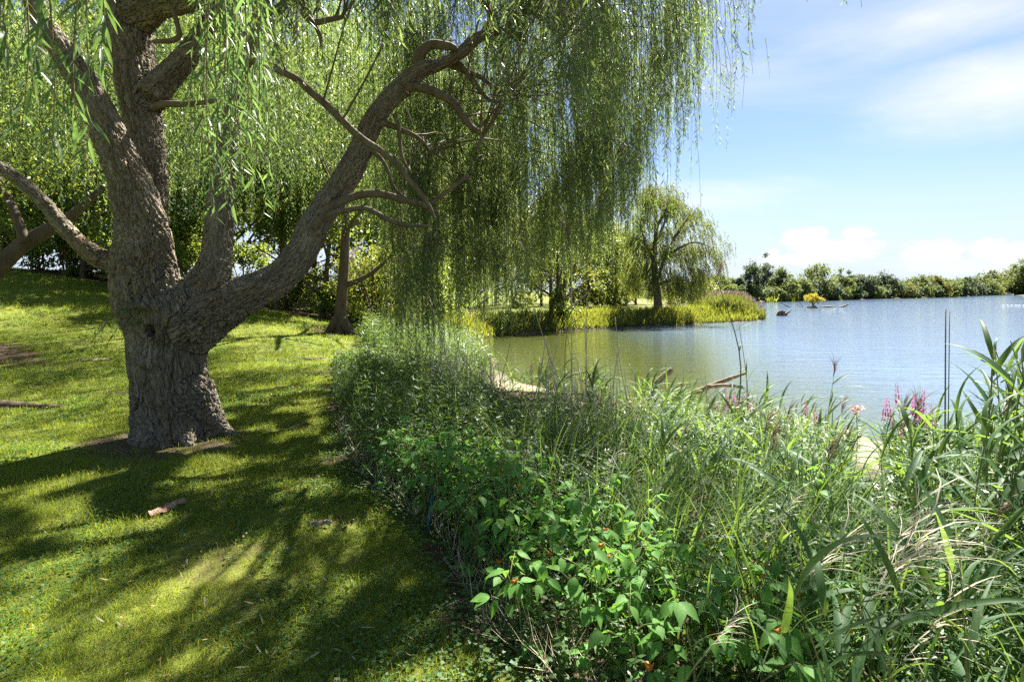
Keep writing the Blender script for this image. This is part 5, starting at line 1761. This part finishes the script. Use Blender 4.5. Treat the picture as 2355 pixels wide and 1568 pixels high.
# ------------------------------------------------------------------ reeds, one by one
def reed_leaf(name, mat, L=.45, w=.026, up=1.0, bend=1.2, n=8):
    """starts along +X, rises by 'up' radians, then bends over"""
    s = np.linspace(0, 1, n + 1)
    ang = up - bend * s ** 1.4
    x_ = np.concatenate([[0], np.cumsum(np.cos((ang[1:] + ang[:-1]) / 2)) * L / n])
    z_ = np.concatenate([[0], np.cumsum(np.sin((ang[1:] + ang[:-1]) / 2)) * L / n])
    prof = np.where(s < .22, .5 + .5 * s / .22, np.clip((1 - s) / .78, 0, 1) ** .75)
    V, Fq = [], []
    for k in range(n + 1):
        h = w * .5 * max(prof[k], .02)
        V += [(x_[k], -h, z_[k] + h * .3), (x_[k], 0, z_[k]), (x_[k], h, z_[k] + h * .3)]
    for k in range(n):
        b_ = k * 3
        Fq += [(b_, b_ + 3, b_ + 4, b_ + 1), (b_ + 1, b_ + 4, b_ + 5, b_ + 2)]
    return np_mesh(name, np.array(V), np.array(Fq), (mat,), True)


RL = [reed_leaf('leaf', M['reed_leaf'], l_, w_, u_, b_) for (l_, w_, u_, b_) in ((.46, .034, 1.0, .7), (.50, .037, .8, 1.3), (.44, .038, .9, 1.9), (.54, .034, 1.1, 1.1), (.40, .030, .6, .5), (.48, .040, .5, .9))]
RS = []
for k in range(4):
    S = spline([(0, 0, -.03), (rs.normal() * .02, rs.normal() * .02, .5), (rs.normal() * .07 + .03, rs.normal() * .06, 1.0)], 10)
    RS.append((np_mesh('stem', *tube(S, np.linspace(.0052, .0022, 10), 6), (M['reed_stem'],), True), S))


def plume_mesh(name, mat, L, wdt, n, rs, droop=.7, thick=.004):
    """feathery head: fine drooping rays"""
    b = np.stack([np.zeros(n), np.zeros(n), rs.uniform(0, .55, n) * L], -1)
    az = WIND + rs.normal(size=n) * .9
    V, Fc = ribbons(b, az, L * rs.uniform(.35, .75, n), rs.uniform(.05, .45, n) * wdt, rs.uniform(.2, 1.2, n) * droop, np.full(n, thick), 4, .4, rs.uniform(-1.5, 1.5, n))
    return np_mesh(name, V, Fc, (mat,))


PLM = [plume_mesh('plume', M['dark_plume'], .30, 1.0, 40, rs, .6, .005) for _ in range(2)]
PALE = [plume_mesh('plume', M['pale_plume'], .34, 1.6, 22, rs, 1.9, .0035) for _ in range(3)]


def reed(x, y, h, nleaf, label, group, plume=None, wind=True, lean=0.0, lean_az=0.0, name='reed', lf=1.0):
    gz = float(ground_z(x, y))
    t = thing(name, label, 'reed', (x, y, gz), 0, group)
    t.rotation_euler = Euler((0, 0, 0))
    if lean:
        t.rotation_euler = (Matrix.Rotation(lean_az, 3, 'Z') @ Matrix.Rotation(lean, 3, 'Y')).to_euler()
    sm, S = RS[rs.randint(0, 4)]
    st_ = link('stem', sm, t)
    st_.scale = (h, h, h)
    for k in range(nleaf):
        f = .22 + .76 * (k + .5) / nleaf
        p = np.array([np.interp(f, np.linspace(0, 1, 10), S[:, c]) for c in range(3)]) * h
        o = bpy.data.objects.new('leaf', RL[rs.randint(0, 6)])
        COL.objects.link(o)
        o.parent = t
        o.location = p
        az = (WIND + rs.normal() * .7) if (wind and rs.uniform() < .62) else rs.uniform(0, 6.28)
        o.rotation_euler = (rs.normal() * .25, rs.uniform(-.25, .35) - (.3 if f > .85 else 0), az)
        s = rs.uniform(.7, 1.15) * (1.0 - .35 * abs(f - .55)) * lf
        o.scale = (s, s * rs.uniform(.8, 1.2), s)
    if plume is not None:
        o = link('plume', plume, t)
        o.location = S[-1] * h
        o.rotation_euler = (0, rs.uniform(.05, .4), rs.normal() * .5)
    return t


def place_reeds(n, y0, y1, xa, xb, hfun, nl0, nl1, label, group, minr=.09):
    out, tr = [], 0
    while len(out) < n and tr < 5000:
        tr += 1
        xd = rs.uniform(xa, xb)
        y = rs.uniform(y0, y1)
        x = (xd - CX) / F * y
        if 1960 < xd < 2030 and y > 4:
            continue
        if x < lawn_edge(y) + .5 or float(pond_sd(x, y)[0]) < 1.15:
            continue
        if any(math.hypot(x - a, y - b) < minr for a, b in out):
            continue
        out.append((x, y))
        reed(x, y, hfun(xd, y, x), rs.randint(nl0, nl1), label, group, PLM[rs.randint(0, 2)] if rs.uniform() < .06 else None)
    return out


def hgt(ytop, spread):
    """height that puts the tip near photo row ytop(x)"""
    def f(xd, y, x):
        yt = np.interp(xd, [1000, 1150, 1300, 1450, 1600, 1750, 1850, 1940, 1990, 2030, 2080, 2200, 2300, 2355, 2500], ytop) + rs.uniform(*spread)
        z = EYE - (yt - HY) / F * y
        return float(np.clip(z - float(ground_z(x, y)), .35, 1.9))
    return f


TOPS = [850, 870, 855, 870, 885, 900, 915, 955, 1080, 990, 930, 930, 870, 800, 740]
place_reeds(62, 6.0, 10.5, 1230, 1960, hgt(TOPS, (0, 90)), 7, 11, 'green reed with narrow arching leaves on the bank in front of the open water', 'reeds on the middle of the bank', .11)
place_reeds(40, 3.6, 6.5, 1500, 2000, hgt(TOPS, (110, 240)), 6, 9, 'green reed with arching leaves low in the middle of the bank', 'reeds low on the middle bank', .12)
place_reeds(62, 2.6, 6.8, 2030, 2420, hgt(TOPS, (10, 210)), 7, 11, 'tall reed with broad blue-green leaves on the right side of the bank', 'reeds on the right of the bank', .11)
place_reeds(34, 1.7, 3.2, 1750, 2420, hgt(TOPS, (330, 560)), 6, 9, 'broad leaved reed close to the camera at the bottom right', 'reeds at the bottom right', .12)
place_reeds(26, 9.5, 14, 1000, 1300, hgt(TOPS, (-20, 60)), 6, 9, 'slender reed by the pale waterside patch below the willow drape', 'reeds below the willow drape', .14)

place_reeds(12, 2.7, 4.4, 2265, 2400, hgt([800] * 11 + [760, 800, 770, 740][:4], (0, 120)), 9, 12, 'tall dense reed at the right edge of the photo', 'tall reeds at the right edge', .13)

# named single reeds
def own_reed(x, ytop, Y, nleaf, label, plume=None, lean=0.0, lean_az=0.0, lf=1.0, name='reed'):
    X = (x - CX) / F * Y
    z = EYE - (ytop - HY) / F * Y
    h = z - float(ground_z(X, Y))
    return reed(X, Y, h, nleaf, label, None, plume, True, lean, lean_az, name, lf)


own_reed(1690, 640, 7.6, 6, 'tallest reed, its drooping dark red plume standing against the far shore', PLM[0], .02, 0, .7)
own_reed(1905, 870, 7.2, 8, 'reed with an upright dark brown head above the right half of the pond', PLM[1], 0, 0)
own_reed(2230, 960, 3.6, 7, 'reed leaning right with a long purple-brown plume', PLM[0], .35, 0.1)
own_reed(2345, 800, 3.2, 10, 'tall dark plumed reed at the right edge of the photo', PLM[1], .12, 0)
own_reed(1300, 700, 7.8, 9, 'tall reed with one long leaf reaching left over the water', None, 0, 0)
own_reed(1720, 860, 7.0, 8, 'reed with flag-like leaves beside the tip of the pale fallen branch', None, 0, 0)

# bare stalks
def stalk(name, label, x0, y0, x1, y1, Y, r, mat, group=None, curve=0.0, plume=None):
    a_, b_ = at(x0, y0, Y), at(x1, y1, Y)
    gz = float(ground_z(b_[0], Y))
    b_ = np.array((b_[0], b_[1], gz))
    if b_[0] < lawn_edge(b_[1]) + .35:
        return
    t = thing(name, label, 'stalk', tuple(b_), 0, group)
    S = spline([b_ - b_, (a_ - b_) * .5 + np.array((curve, 0, 0)), a_ - b_], 10)
    link('stem', np_mesh('stem', *tube(S, np.linspace(r, r * .55, 10), 6), (M[mat],), True), t)
    if plume is not None:
        o = link('plume', plume, t)
        o.location = a_ - b_
        o.rotation_euler = (0, .3, PI * .8)
    return t


stalk('bare_stalk', 'left of two tall bare grey stalks standing before the open water', 2175, 710, 2172, 930, 3.6, .0062, 'driftwood')
stalk('bare_stalk', 'right and thinner of two tall bare grey stalks before the open water', 2184, 716, 2178, 930, 3.9, .0045, 'driftwood')
stalk('dead_reed', 'straight pale dead reed rising from the middle of the bank past the cove', 1314, 560, 1316, 1100, 6.5, .0085, 'dead_stem', None, 0, PLM[1])
stalk('dead_reed', 'dead straw-coloured reed just right of the straight tall one', 1350, 690, 1345, 1100, 6.4, .0075, 'dead_stem')
stalk('dead_reed', 'thin leaning dead reed crossing the cove left of the straight tall one', 1222, 690, 1320, 960, 6.6, .006, 'dead_stem')
stalk('dead_reed', 'long dead reed with a pale plume leaning left below the willow drape', 995, 708, 1060, 860, 8, .009, 'dead_stem', None, 0, PALE[0])
stalk('dead_reed', 'dark thin reed bending over beside the tallest plumed reed', 1700, 748, 1722, 900, 7.1, .005, 'branch_bark', None, .04)
for k in range(34):
    x = rs.choice([rs.uniform(1010, 1140), rs.uniform(1240, 1460), rs.uniform(1000, 1420)])
    Y = rs.uniform(6, 10)
    top = rs.uniform(720, 880)
    stalk('dead_reed', 'thin dead straw stalk among the reeds below the cove', x, top, x + rs.normal() * 30 + 8, top + 160, Y, rs.uniform(.006, .010), 'dead_stem', 'thin dead stalks below the cove', rs.normal() * .03)
for k in range(14):
    x, Y = rs.uniform(1020, 1900), rs.uniform(3.4, 5.2)
    top = rs.uniform(960, 1180)
    stalk('dead_reed', 'pale broken stalk leaning across the green bank', x, top, x + rs.normal() * 90, top + rs.uniform(90, 170), Y, rs.uniform(.003, .0045), 'dead_stem', 'pale broken stalks on the bank', rs.normal() * .03)

# plume grasses with silvery drooping heads
PG = [(2020, 1320, 2.0, 1.6, 'silvery grass plume, the large upper one at the bottom right'), (2000, 1375, 1.85, 1.6, 'silvery grass plume, the large one drooping below another at the bottom right'), (2075, 1520, 1.75, 1.4, 'grey grass plume at the very bottom right of the photo'),
      (1830, 1350, 2.1, 1.3, 'pale feathery grass head left of the large silvery plumes'), (1800, 1190, 2.7, .8, 'pale grass head among leaves right of the jewelweed'), (1340, 1060, 4.4, 1.1, 'dead grass head in the middle of the bank, under the straight tall dead reed'),
      (1300, 1020, 4.6, 1.2, 'dry grass head left of the straight tall dead reed'), (1390, 1080, 4.2, 1.0, 'dry grass head right of the straight tall dead reed'), (1580, 1130, 3.6, .9, 'small pale grass head in the green middle of the bank'), (1185, 1085, 4.2, .8, 'small dry grass head above the jewelweed'),
      (1120, 945, 6.4, 1.2, 'pale dry grass head near the waterside patch'), (900, 1020, 5.1, .8, 'small silvery grass head above the green stakes'), (1295, 930, 7.5, 1.2, 'greyish grass head at the edge of the cove water'), (2260, 1260, 2.6, .7, 'small brownish grass head near the right edge'), (1545, 1000, 5.2, 1.1, 'grey fluffy grass head below the short bent branch'),
      (2090, 1290, 2.2, .9, 'thin silvery grass head behind the large plumes'), (1640, 1480, 1.9, .7, 'small pale seed head at the bottom by the green stake')]
for (x, y, Y, s, lab) in PG:
    a_ = at(x, y, Y)
    bx, by = a_[0] - .12, a_[1] + .03
    gz = float(ground_z(bx, by))
    t = thing('plume_grass', lab, 'grass', (bx, by, gz))
    S = spline([(0, 0, 0), (.02, 0, (a_[2] - gz) * .6), (a_[0] - bx, a_[1] - by, a_[2] - gz)], 8)
    link('stem', np_mesh('stem', *tube(S, np.linspace(.003, .0015, 8), 5), (M['reed_stem'],), True), t)
    o = link('plume', PALE[rs.randint(0, 3)], t)
    o.location = S[-1]
    o.rotation_euler = (0, rs.uniform(.5, .9), rs.normal() * .4)
    o.scale = (s, s, s)

# loosestrife
def spike_mesh(rs, L=.2):
    n = 190
    f = rs.uniform(0, 1, n)
    a = rs.uniform(0, 2 * PI, n)
    P = np.stack([np.cos(a) * .006, np.sin(a) * .006, f * L], -1)
    d = norm(np.stack([np.cos(a), np.sin(a), rs.uniform(-.2, .6, n)], -1))
    sz = .017 * (1.1 - .7 * f)
    return np_mesh('flower_spike', *leaf_quads(P, d, norm(np.cross(d, randdir(n, rs))), sz, sz * .7), (M['magenta_flower'],))


SPK = [spike_mesh(rs) for _ in range(3)]
LS = [(1650, 915, 7.2, 3, 'magenta loosestrife spikes, the leftmost clump beside the pale fallen branch'), (1672, 895, 7.3, 3, 'magenta loosestrife standing just below the tip of the fallen branch'), (1692, 930, 7.0, 2, 'short magenta loosestrife low in the clump by the fallen branch'),
      (1735, 915, 7.1, 3, 'dark magenta loosestrife right of the flag-leaved reed'), (1862, 925, 6.6, 2, 'small faded loosestrife beside the brown-headed reed'), (2055, 920, 5.4, 2, 'pale thin loosestrife, left of the bright pink clump'),
      (2098, 890, 5.0, 3, 'brightest pink loosestrife spike in the clump before the right half of the pond'), (2120, 915, 5.0, 3, 'pink loosestrife at the middle of the right hand clump'), (2142, 920, 4.9, 2, 'pink loosestrife at the right end of the clump by the bare stalks'), (2068, 950, 5.2, 2, 'low pink loosestrife at the foot of the bright clump')]
for (x, y, Y, n, lab) in LS:
    a_ = at(x, y, Y)
    gz = float(ground_z(a_[0], a_[1]))
    h = a_[2] - gz
    t = thing('loosestrife', lab, 'flower', (a_[0], a_[1], gz))
    g = Geo()
    lv = Geo()
    for k in range(n):
        e = np.array((rs.normal() * .05 + (k - (n - 1) / 2) * .07, rs.normal() * .05, h - .17 - k * .05))
        S = spline([(0, 0, -.02), (e[0] * .4, e[1] * .4, e[2] * .5), e], 8)
        g.add(*tube(S, np.linspace(.004, .002, 8), 5))
        o = link('flower_spike', SPK[k % 3], t)
        o.location = e
        o.rotation_euler = (rs.normal() * .08, rs.normal() * .08, k)
        m_ = 40
        f = rs.uniform(.3, 1, m_)
        P = np.stack([np.interp(f, np.linspace(0, 1, 8), S[:, c]) for c in range(3)], -1)
        a = rs.uniform(0, 6.28, m_)
        d = norm(np.stack([np.cos(a), np.sin(a), rs.uniform(0, .7, m_)], -1))
        lv.add(*leaf_quads(P, d, norm(np.cross(d, randdir(m_, rs) * .4 + (0, 0, 1))), .065, .013))
    link('stem', g.mesh('stem', M['jewel_stem'], True), t)
    link('leaves', lv.mesh('leaves', M['reed_leaf']), t, kind='stuff')
# the rust-red plant at the sandy gap
for (x, y, Y, lab) in ((1968, 935, 6.6, 'rust-red leafy plant at the edge of the sandy gap'), (1945, 985, 6.2, 'green and reddish leafy plant under the rust-red one')):
    a_ = at(x, y, Y)
    gz = float(ground_z(a_[0], a_[1]))
    h = a_[2] - gz
    t = thing('leafy_plant', lab, 'plant', (a_[0], a_[1], gz))
    S = spline([(0, 0, 0), (.02, 0, h * .5), (0, 0, h)], 8)
    link('stem', np_mesh('stem', *tube(S, np.linspace(.006, .003, 8), 5), (M['jewel_stem'],), True), t)
    for mt, f0, f1, m_, nm in (('herb_leaf', .2, .85, 60, 'leaves'), ('rust_leaf', .85, 1.02, 46 if y < 950 else 10, 'top_leaves')):
        f = rs.uniform(f0, f1, m_)
        P = np.stack([f * 0 + rs.normal(size=m_) * (.03 if nm == 'top_leaves' else .01), rs.normal(size=m_) * .02, f * h], -1)
        a = rs.uniform(0, 6.28, m_)
        d = norm(np.stack([np.cos(a), np.sin(a), rs.uniform(-.3, .6, m_)], -1))
        V, Fc = leaf_quads(P, d, norm(np.cross(d, randdir(m_, rs) * .4 + (0, 0, 1))), .085 if nm == 'leaves' else .05, .022)
        link(nm, np_mesh(nm, V, Fc, (M[mt],)), t)

# ------------------------------------------------------------------ stakes, fallen leaves, wood bits on the lawn
for (x0, y0, x1, y1, lab) in ((885, 1045, 875, 1120, 'dark green fence stake half hidden in the weeds, the farthest of three'), (995, 1138, 984, 1232, 'dark green fence stake standing clear at the lawn edge'), (1488, 1490, 1492, 1600, 'dark green fence stake at the bottom of the photo in the jewelweed')):
    Y = F * EYE / (y1 - HY) if y1 < 1500 else 2.25
    b_, a_ = at(x1, y1, Y), at(x0, y0, Y)
    gz = float(ground_z(b_[0], b_[1]))
    t = thing('fence_stake', lab, 'stake', (b_[0], b_[1], gz))
    h = a_[2] - gz
    t.rotation_euler = (0, math.atan2(a_[0] - b_[0], h), 0)
    link('post', Geo().add(*box(.022, .010, h + .15, (0, 0, h / 2 - .075))).mesh('post', M['stake']), t)
    link('flange', Geo().add(*box(.006, .022, h + .15, (0, .016, h / 2 - .076))).mesh('flange', M['stake']), t)
    for k in range(3):
        link('hook', Geo().add(*box(.008, .014, .012, (.0, -.012, h * (.35 + .28 * k)))).mesh('hook', M['stake']), t)

n = 1500
rs = np.random.RandomState(119)
y = rs.uniform(1.9, 11, n)
x = rs.uniform(-1, 0, n) * (y * .92 + .4) + np.minimum(lawn_edge(y), .2)
b = np.stack([x, y, ground_z(x, y) + rs.uniform(.012, .04, n)], -1)[(x < lawn_edge(y)) & (x > -.95 * y - .3)]
a = rs.uniform(0, 6.28, len(b))
d = norm(np.stack([np.cos(a), np.sin(a), rs.normal(size=len(b)) * .25], -1))
V, Fc = leaf_quads(b, d, norm(np.cross(d, norm(rs.normal(size=(len(b), 3)) * .4 + (0, 0, 1)))), rs.uniform(.015, .05, len(b)), rs.uniform(.004, .010, len(b)))
link('leaf_litter', np_mesh('leaf_litter', V, Fc, (M['litter'],)), kind='stuff', label='small dry leaf and twig litter scattered through the lawn', cat='litter')
FL = [long_leaf_mesh('fallen_leaf', M['fallen_leaf'], .085, .014, b_, 4) for b_ in (-.15, .1)] + [long_leaf_mesh('fallen_leaf', M['brown_leaf'], .06, .022, -.15, 4)]
rs = np.random.RandomState(120)
spots = [(560, 1235, 2), (575, 1495, 0), (548, 1512, 0), (600, 1505, 0), (620, 1515, 0), (280, 1430, 2), (240, 1440, 0), (935, 1468, 1), (480, 1500, 0), (740, 1470, 2), (440, 1190, 1), (330, 1215, 0), (430, 1290, 1), (250, 1345, 0), (515, 1290, 0),
         (810, 1515, 0), (395, 1560, 1), (700, 1375, 0), (775, 1425, 1), (470, 1380, 1), (605, 1440, 0), (860, 1450, 0)]
for k in range(34):
    spots.append((rs.uniform(20, 950), rs.uniform(1050, 1540), int(rs.choice([0, 1, 1, 0, 2]))))
for (x, y, k) in spots:
    Y = F * EYE / (y - HY)
    p = at(x, y, Y)
    if p[0] > lawn_edge(p[1]):
        continue
    brown = k == 2
    o = link('fallen_leaf', FL[k], None, 'small orange-brown curled leaf lying on the lawn' if brown else 'slim pale yellow willow leaf lying on the lawn', 'leaf', 'fallen brown leaves on the lawn' if brown else 'fallen willow leaves on the lawn')
    o.location = (p[0], p[1], float(ground_z(p[0], p[1])) + .035)
    o.rotation_euler = (rs.normal() * .3, rs.normal() * .25, rs.uniform(0, 6.28))
    s = rs.uniform(.45, .95)
    o.scale = (s, s, s)


def bark_bit(label, x, y, L_, w_, az, mat):
    Y = F * EYE / (y - HY)
    p = at(x, y, Y)
    n = 12
    u = np.linspace(-.5, .5, n)
    V = []
    for q in u:
        ww = w_ * (1 - abs(q) * 1.2) * (1 + .3 * math.sin(q * 17))
        for c, zz_ in ((-.5, 0), (-.25, .020), (.1, .028), (.3, .014), (.5, 0)):
            V.append((q * L_, c * ww + .012 * math.sin(q * 11), zz_ + .008 * math.sin(q * 23 + c * 9)))
    V = np.array(V)
    Fq = np.concatenate([np.array([(k * 5 + j, (k + 1) * 5 + j, (k + 1) * 5 + j + 1, k * 5 + j + 1) for j in range(4)]) for k in range(n - 1)])
    o = link('bark_piece', np_mesh('bark_piece', V, Fq, (M[mat],)), None, label, 'bark')
    o.location = (p[0], p[1], float(ground_z(p[0], p[1])) + .022)
    o.rotation_euler = (0, 0, az)


M['red_wood'] = bark_mat('red_wood', (0.22, 0.085, 0.05), (0.40, 0.30, 0.22), (0.12, .08, .06), 3)
bark_bit('reddish piece of bark showing in the grass in front of the big trunk', 384, 1175, .30, .10, 1.3, 'red_wood')
bark_bit('thin grey stick in the sunlit grass patch left of the stakes', 735, 1212, .16, .02, .3, 'driftwood')
bark_bit('small grey bit of dead wood by the bed edge beyond the trunk', 710, 828, .8, .25, .1, 'dark_bark')
bark_bit('pale strip of dry bark on the grass left of the trunk', 215, 850, .7, .2, .05, 'driftwood')


# ------------------------------------------------------------------ labels for look-alikes: which row, and which in its row
ORD = ['first', 'second', 'third', 'fourth', 'fifth', 'sixth', 'seventh', 'eighth', 'ninth', 'tenth', 'eleventh', 'twelfth', 'thirteenth', 'fourteenth', 'fifteenth']


def rank_labels(group, text, per_row=8):
    objs = [o for o in SC.objects if o.get('group') == group]
    objs.sort(key=lambda o: o.location.y)
    nrow = max(1, math.ceil(len(objs) / per_row))
    size = math.ceil(len(objs) / nrow)
    for r in range(nrow):
        row = sorted(objs[r * size:(r + 1) * size], key=lambda o: o.location.x / max(o.location.y, .1))
        for k, o in enumerate(row):
            where = '' if nrow == 1 else ' in the nearest row' if r == 0 else ' in the farthest row' if r == nrow - 1 else ' in the %s row away' % ORD[r]
            o['label'] = '%s, %s from the left%s' % (text, ORD[k], where)


for grp, text in (('jewelweed plants at the lawn edge', 'oval-leaved jewelweed'), ('reeds at the bottom right', 'bottom right broad-leaved reed'), ('reeds on the right of the bank', 'tall right-bank reed'),
                  ('tall reeds at the right edge', 'tall right-edge reed'), ('reeds low on the middle bank', 'low mid-bank reed'), ('reeds on the middle of the bank', 'mid-bank waterside reed'), ('reeds below the willow drape', 'slender reed below the drape'),
                  ('woodland trees left of the willow trunk', 'wood tree left of the trunk'), ('woodland trees between the willow stems', 'wood tree between the stems'), ('woodland trees behind the willow curtain', 'wood tree behind the curtain'),
                  ('bushes along the wood edge, left', 'low bush left of the trunk'), ('bushes along the wood edge, middle', 'wood-edge bush within the fork'), ('bushes along the wood edge, right', 'wood-edge bush by the second trunk'),
                  ('trees behind the drape', 'tree behind the long drape'), ('trees beyond the far lawn', 'bright tree beyond the far lawn'), ('trees left of the airy willow', 'bright tree left of the airy willow'),
                  ('thin dead stalks below the cove', 'thin dead stalk below the cove'), ('pale broken stalks on the bank', 'pale broken stalk on the bank')):
    rank_labels(grp, text)
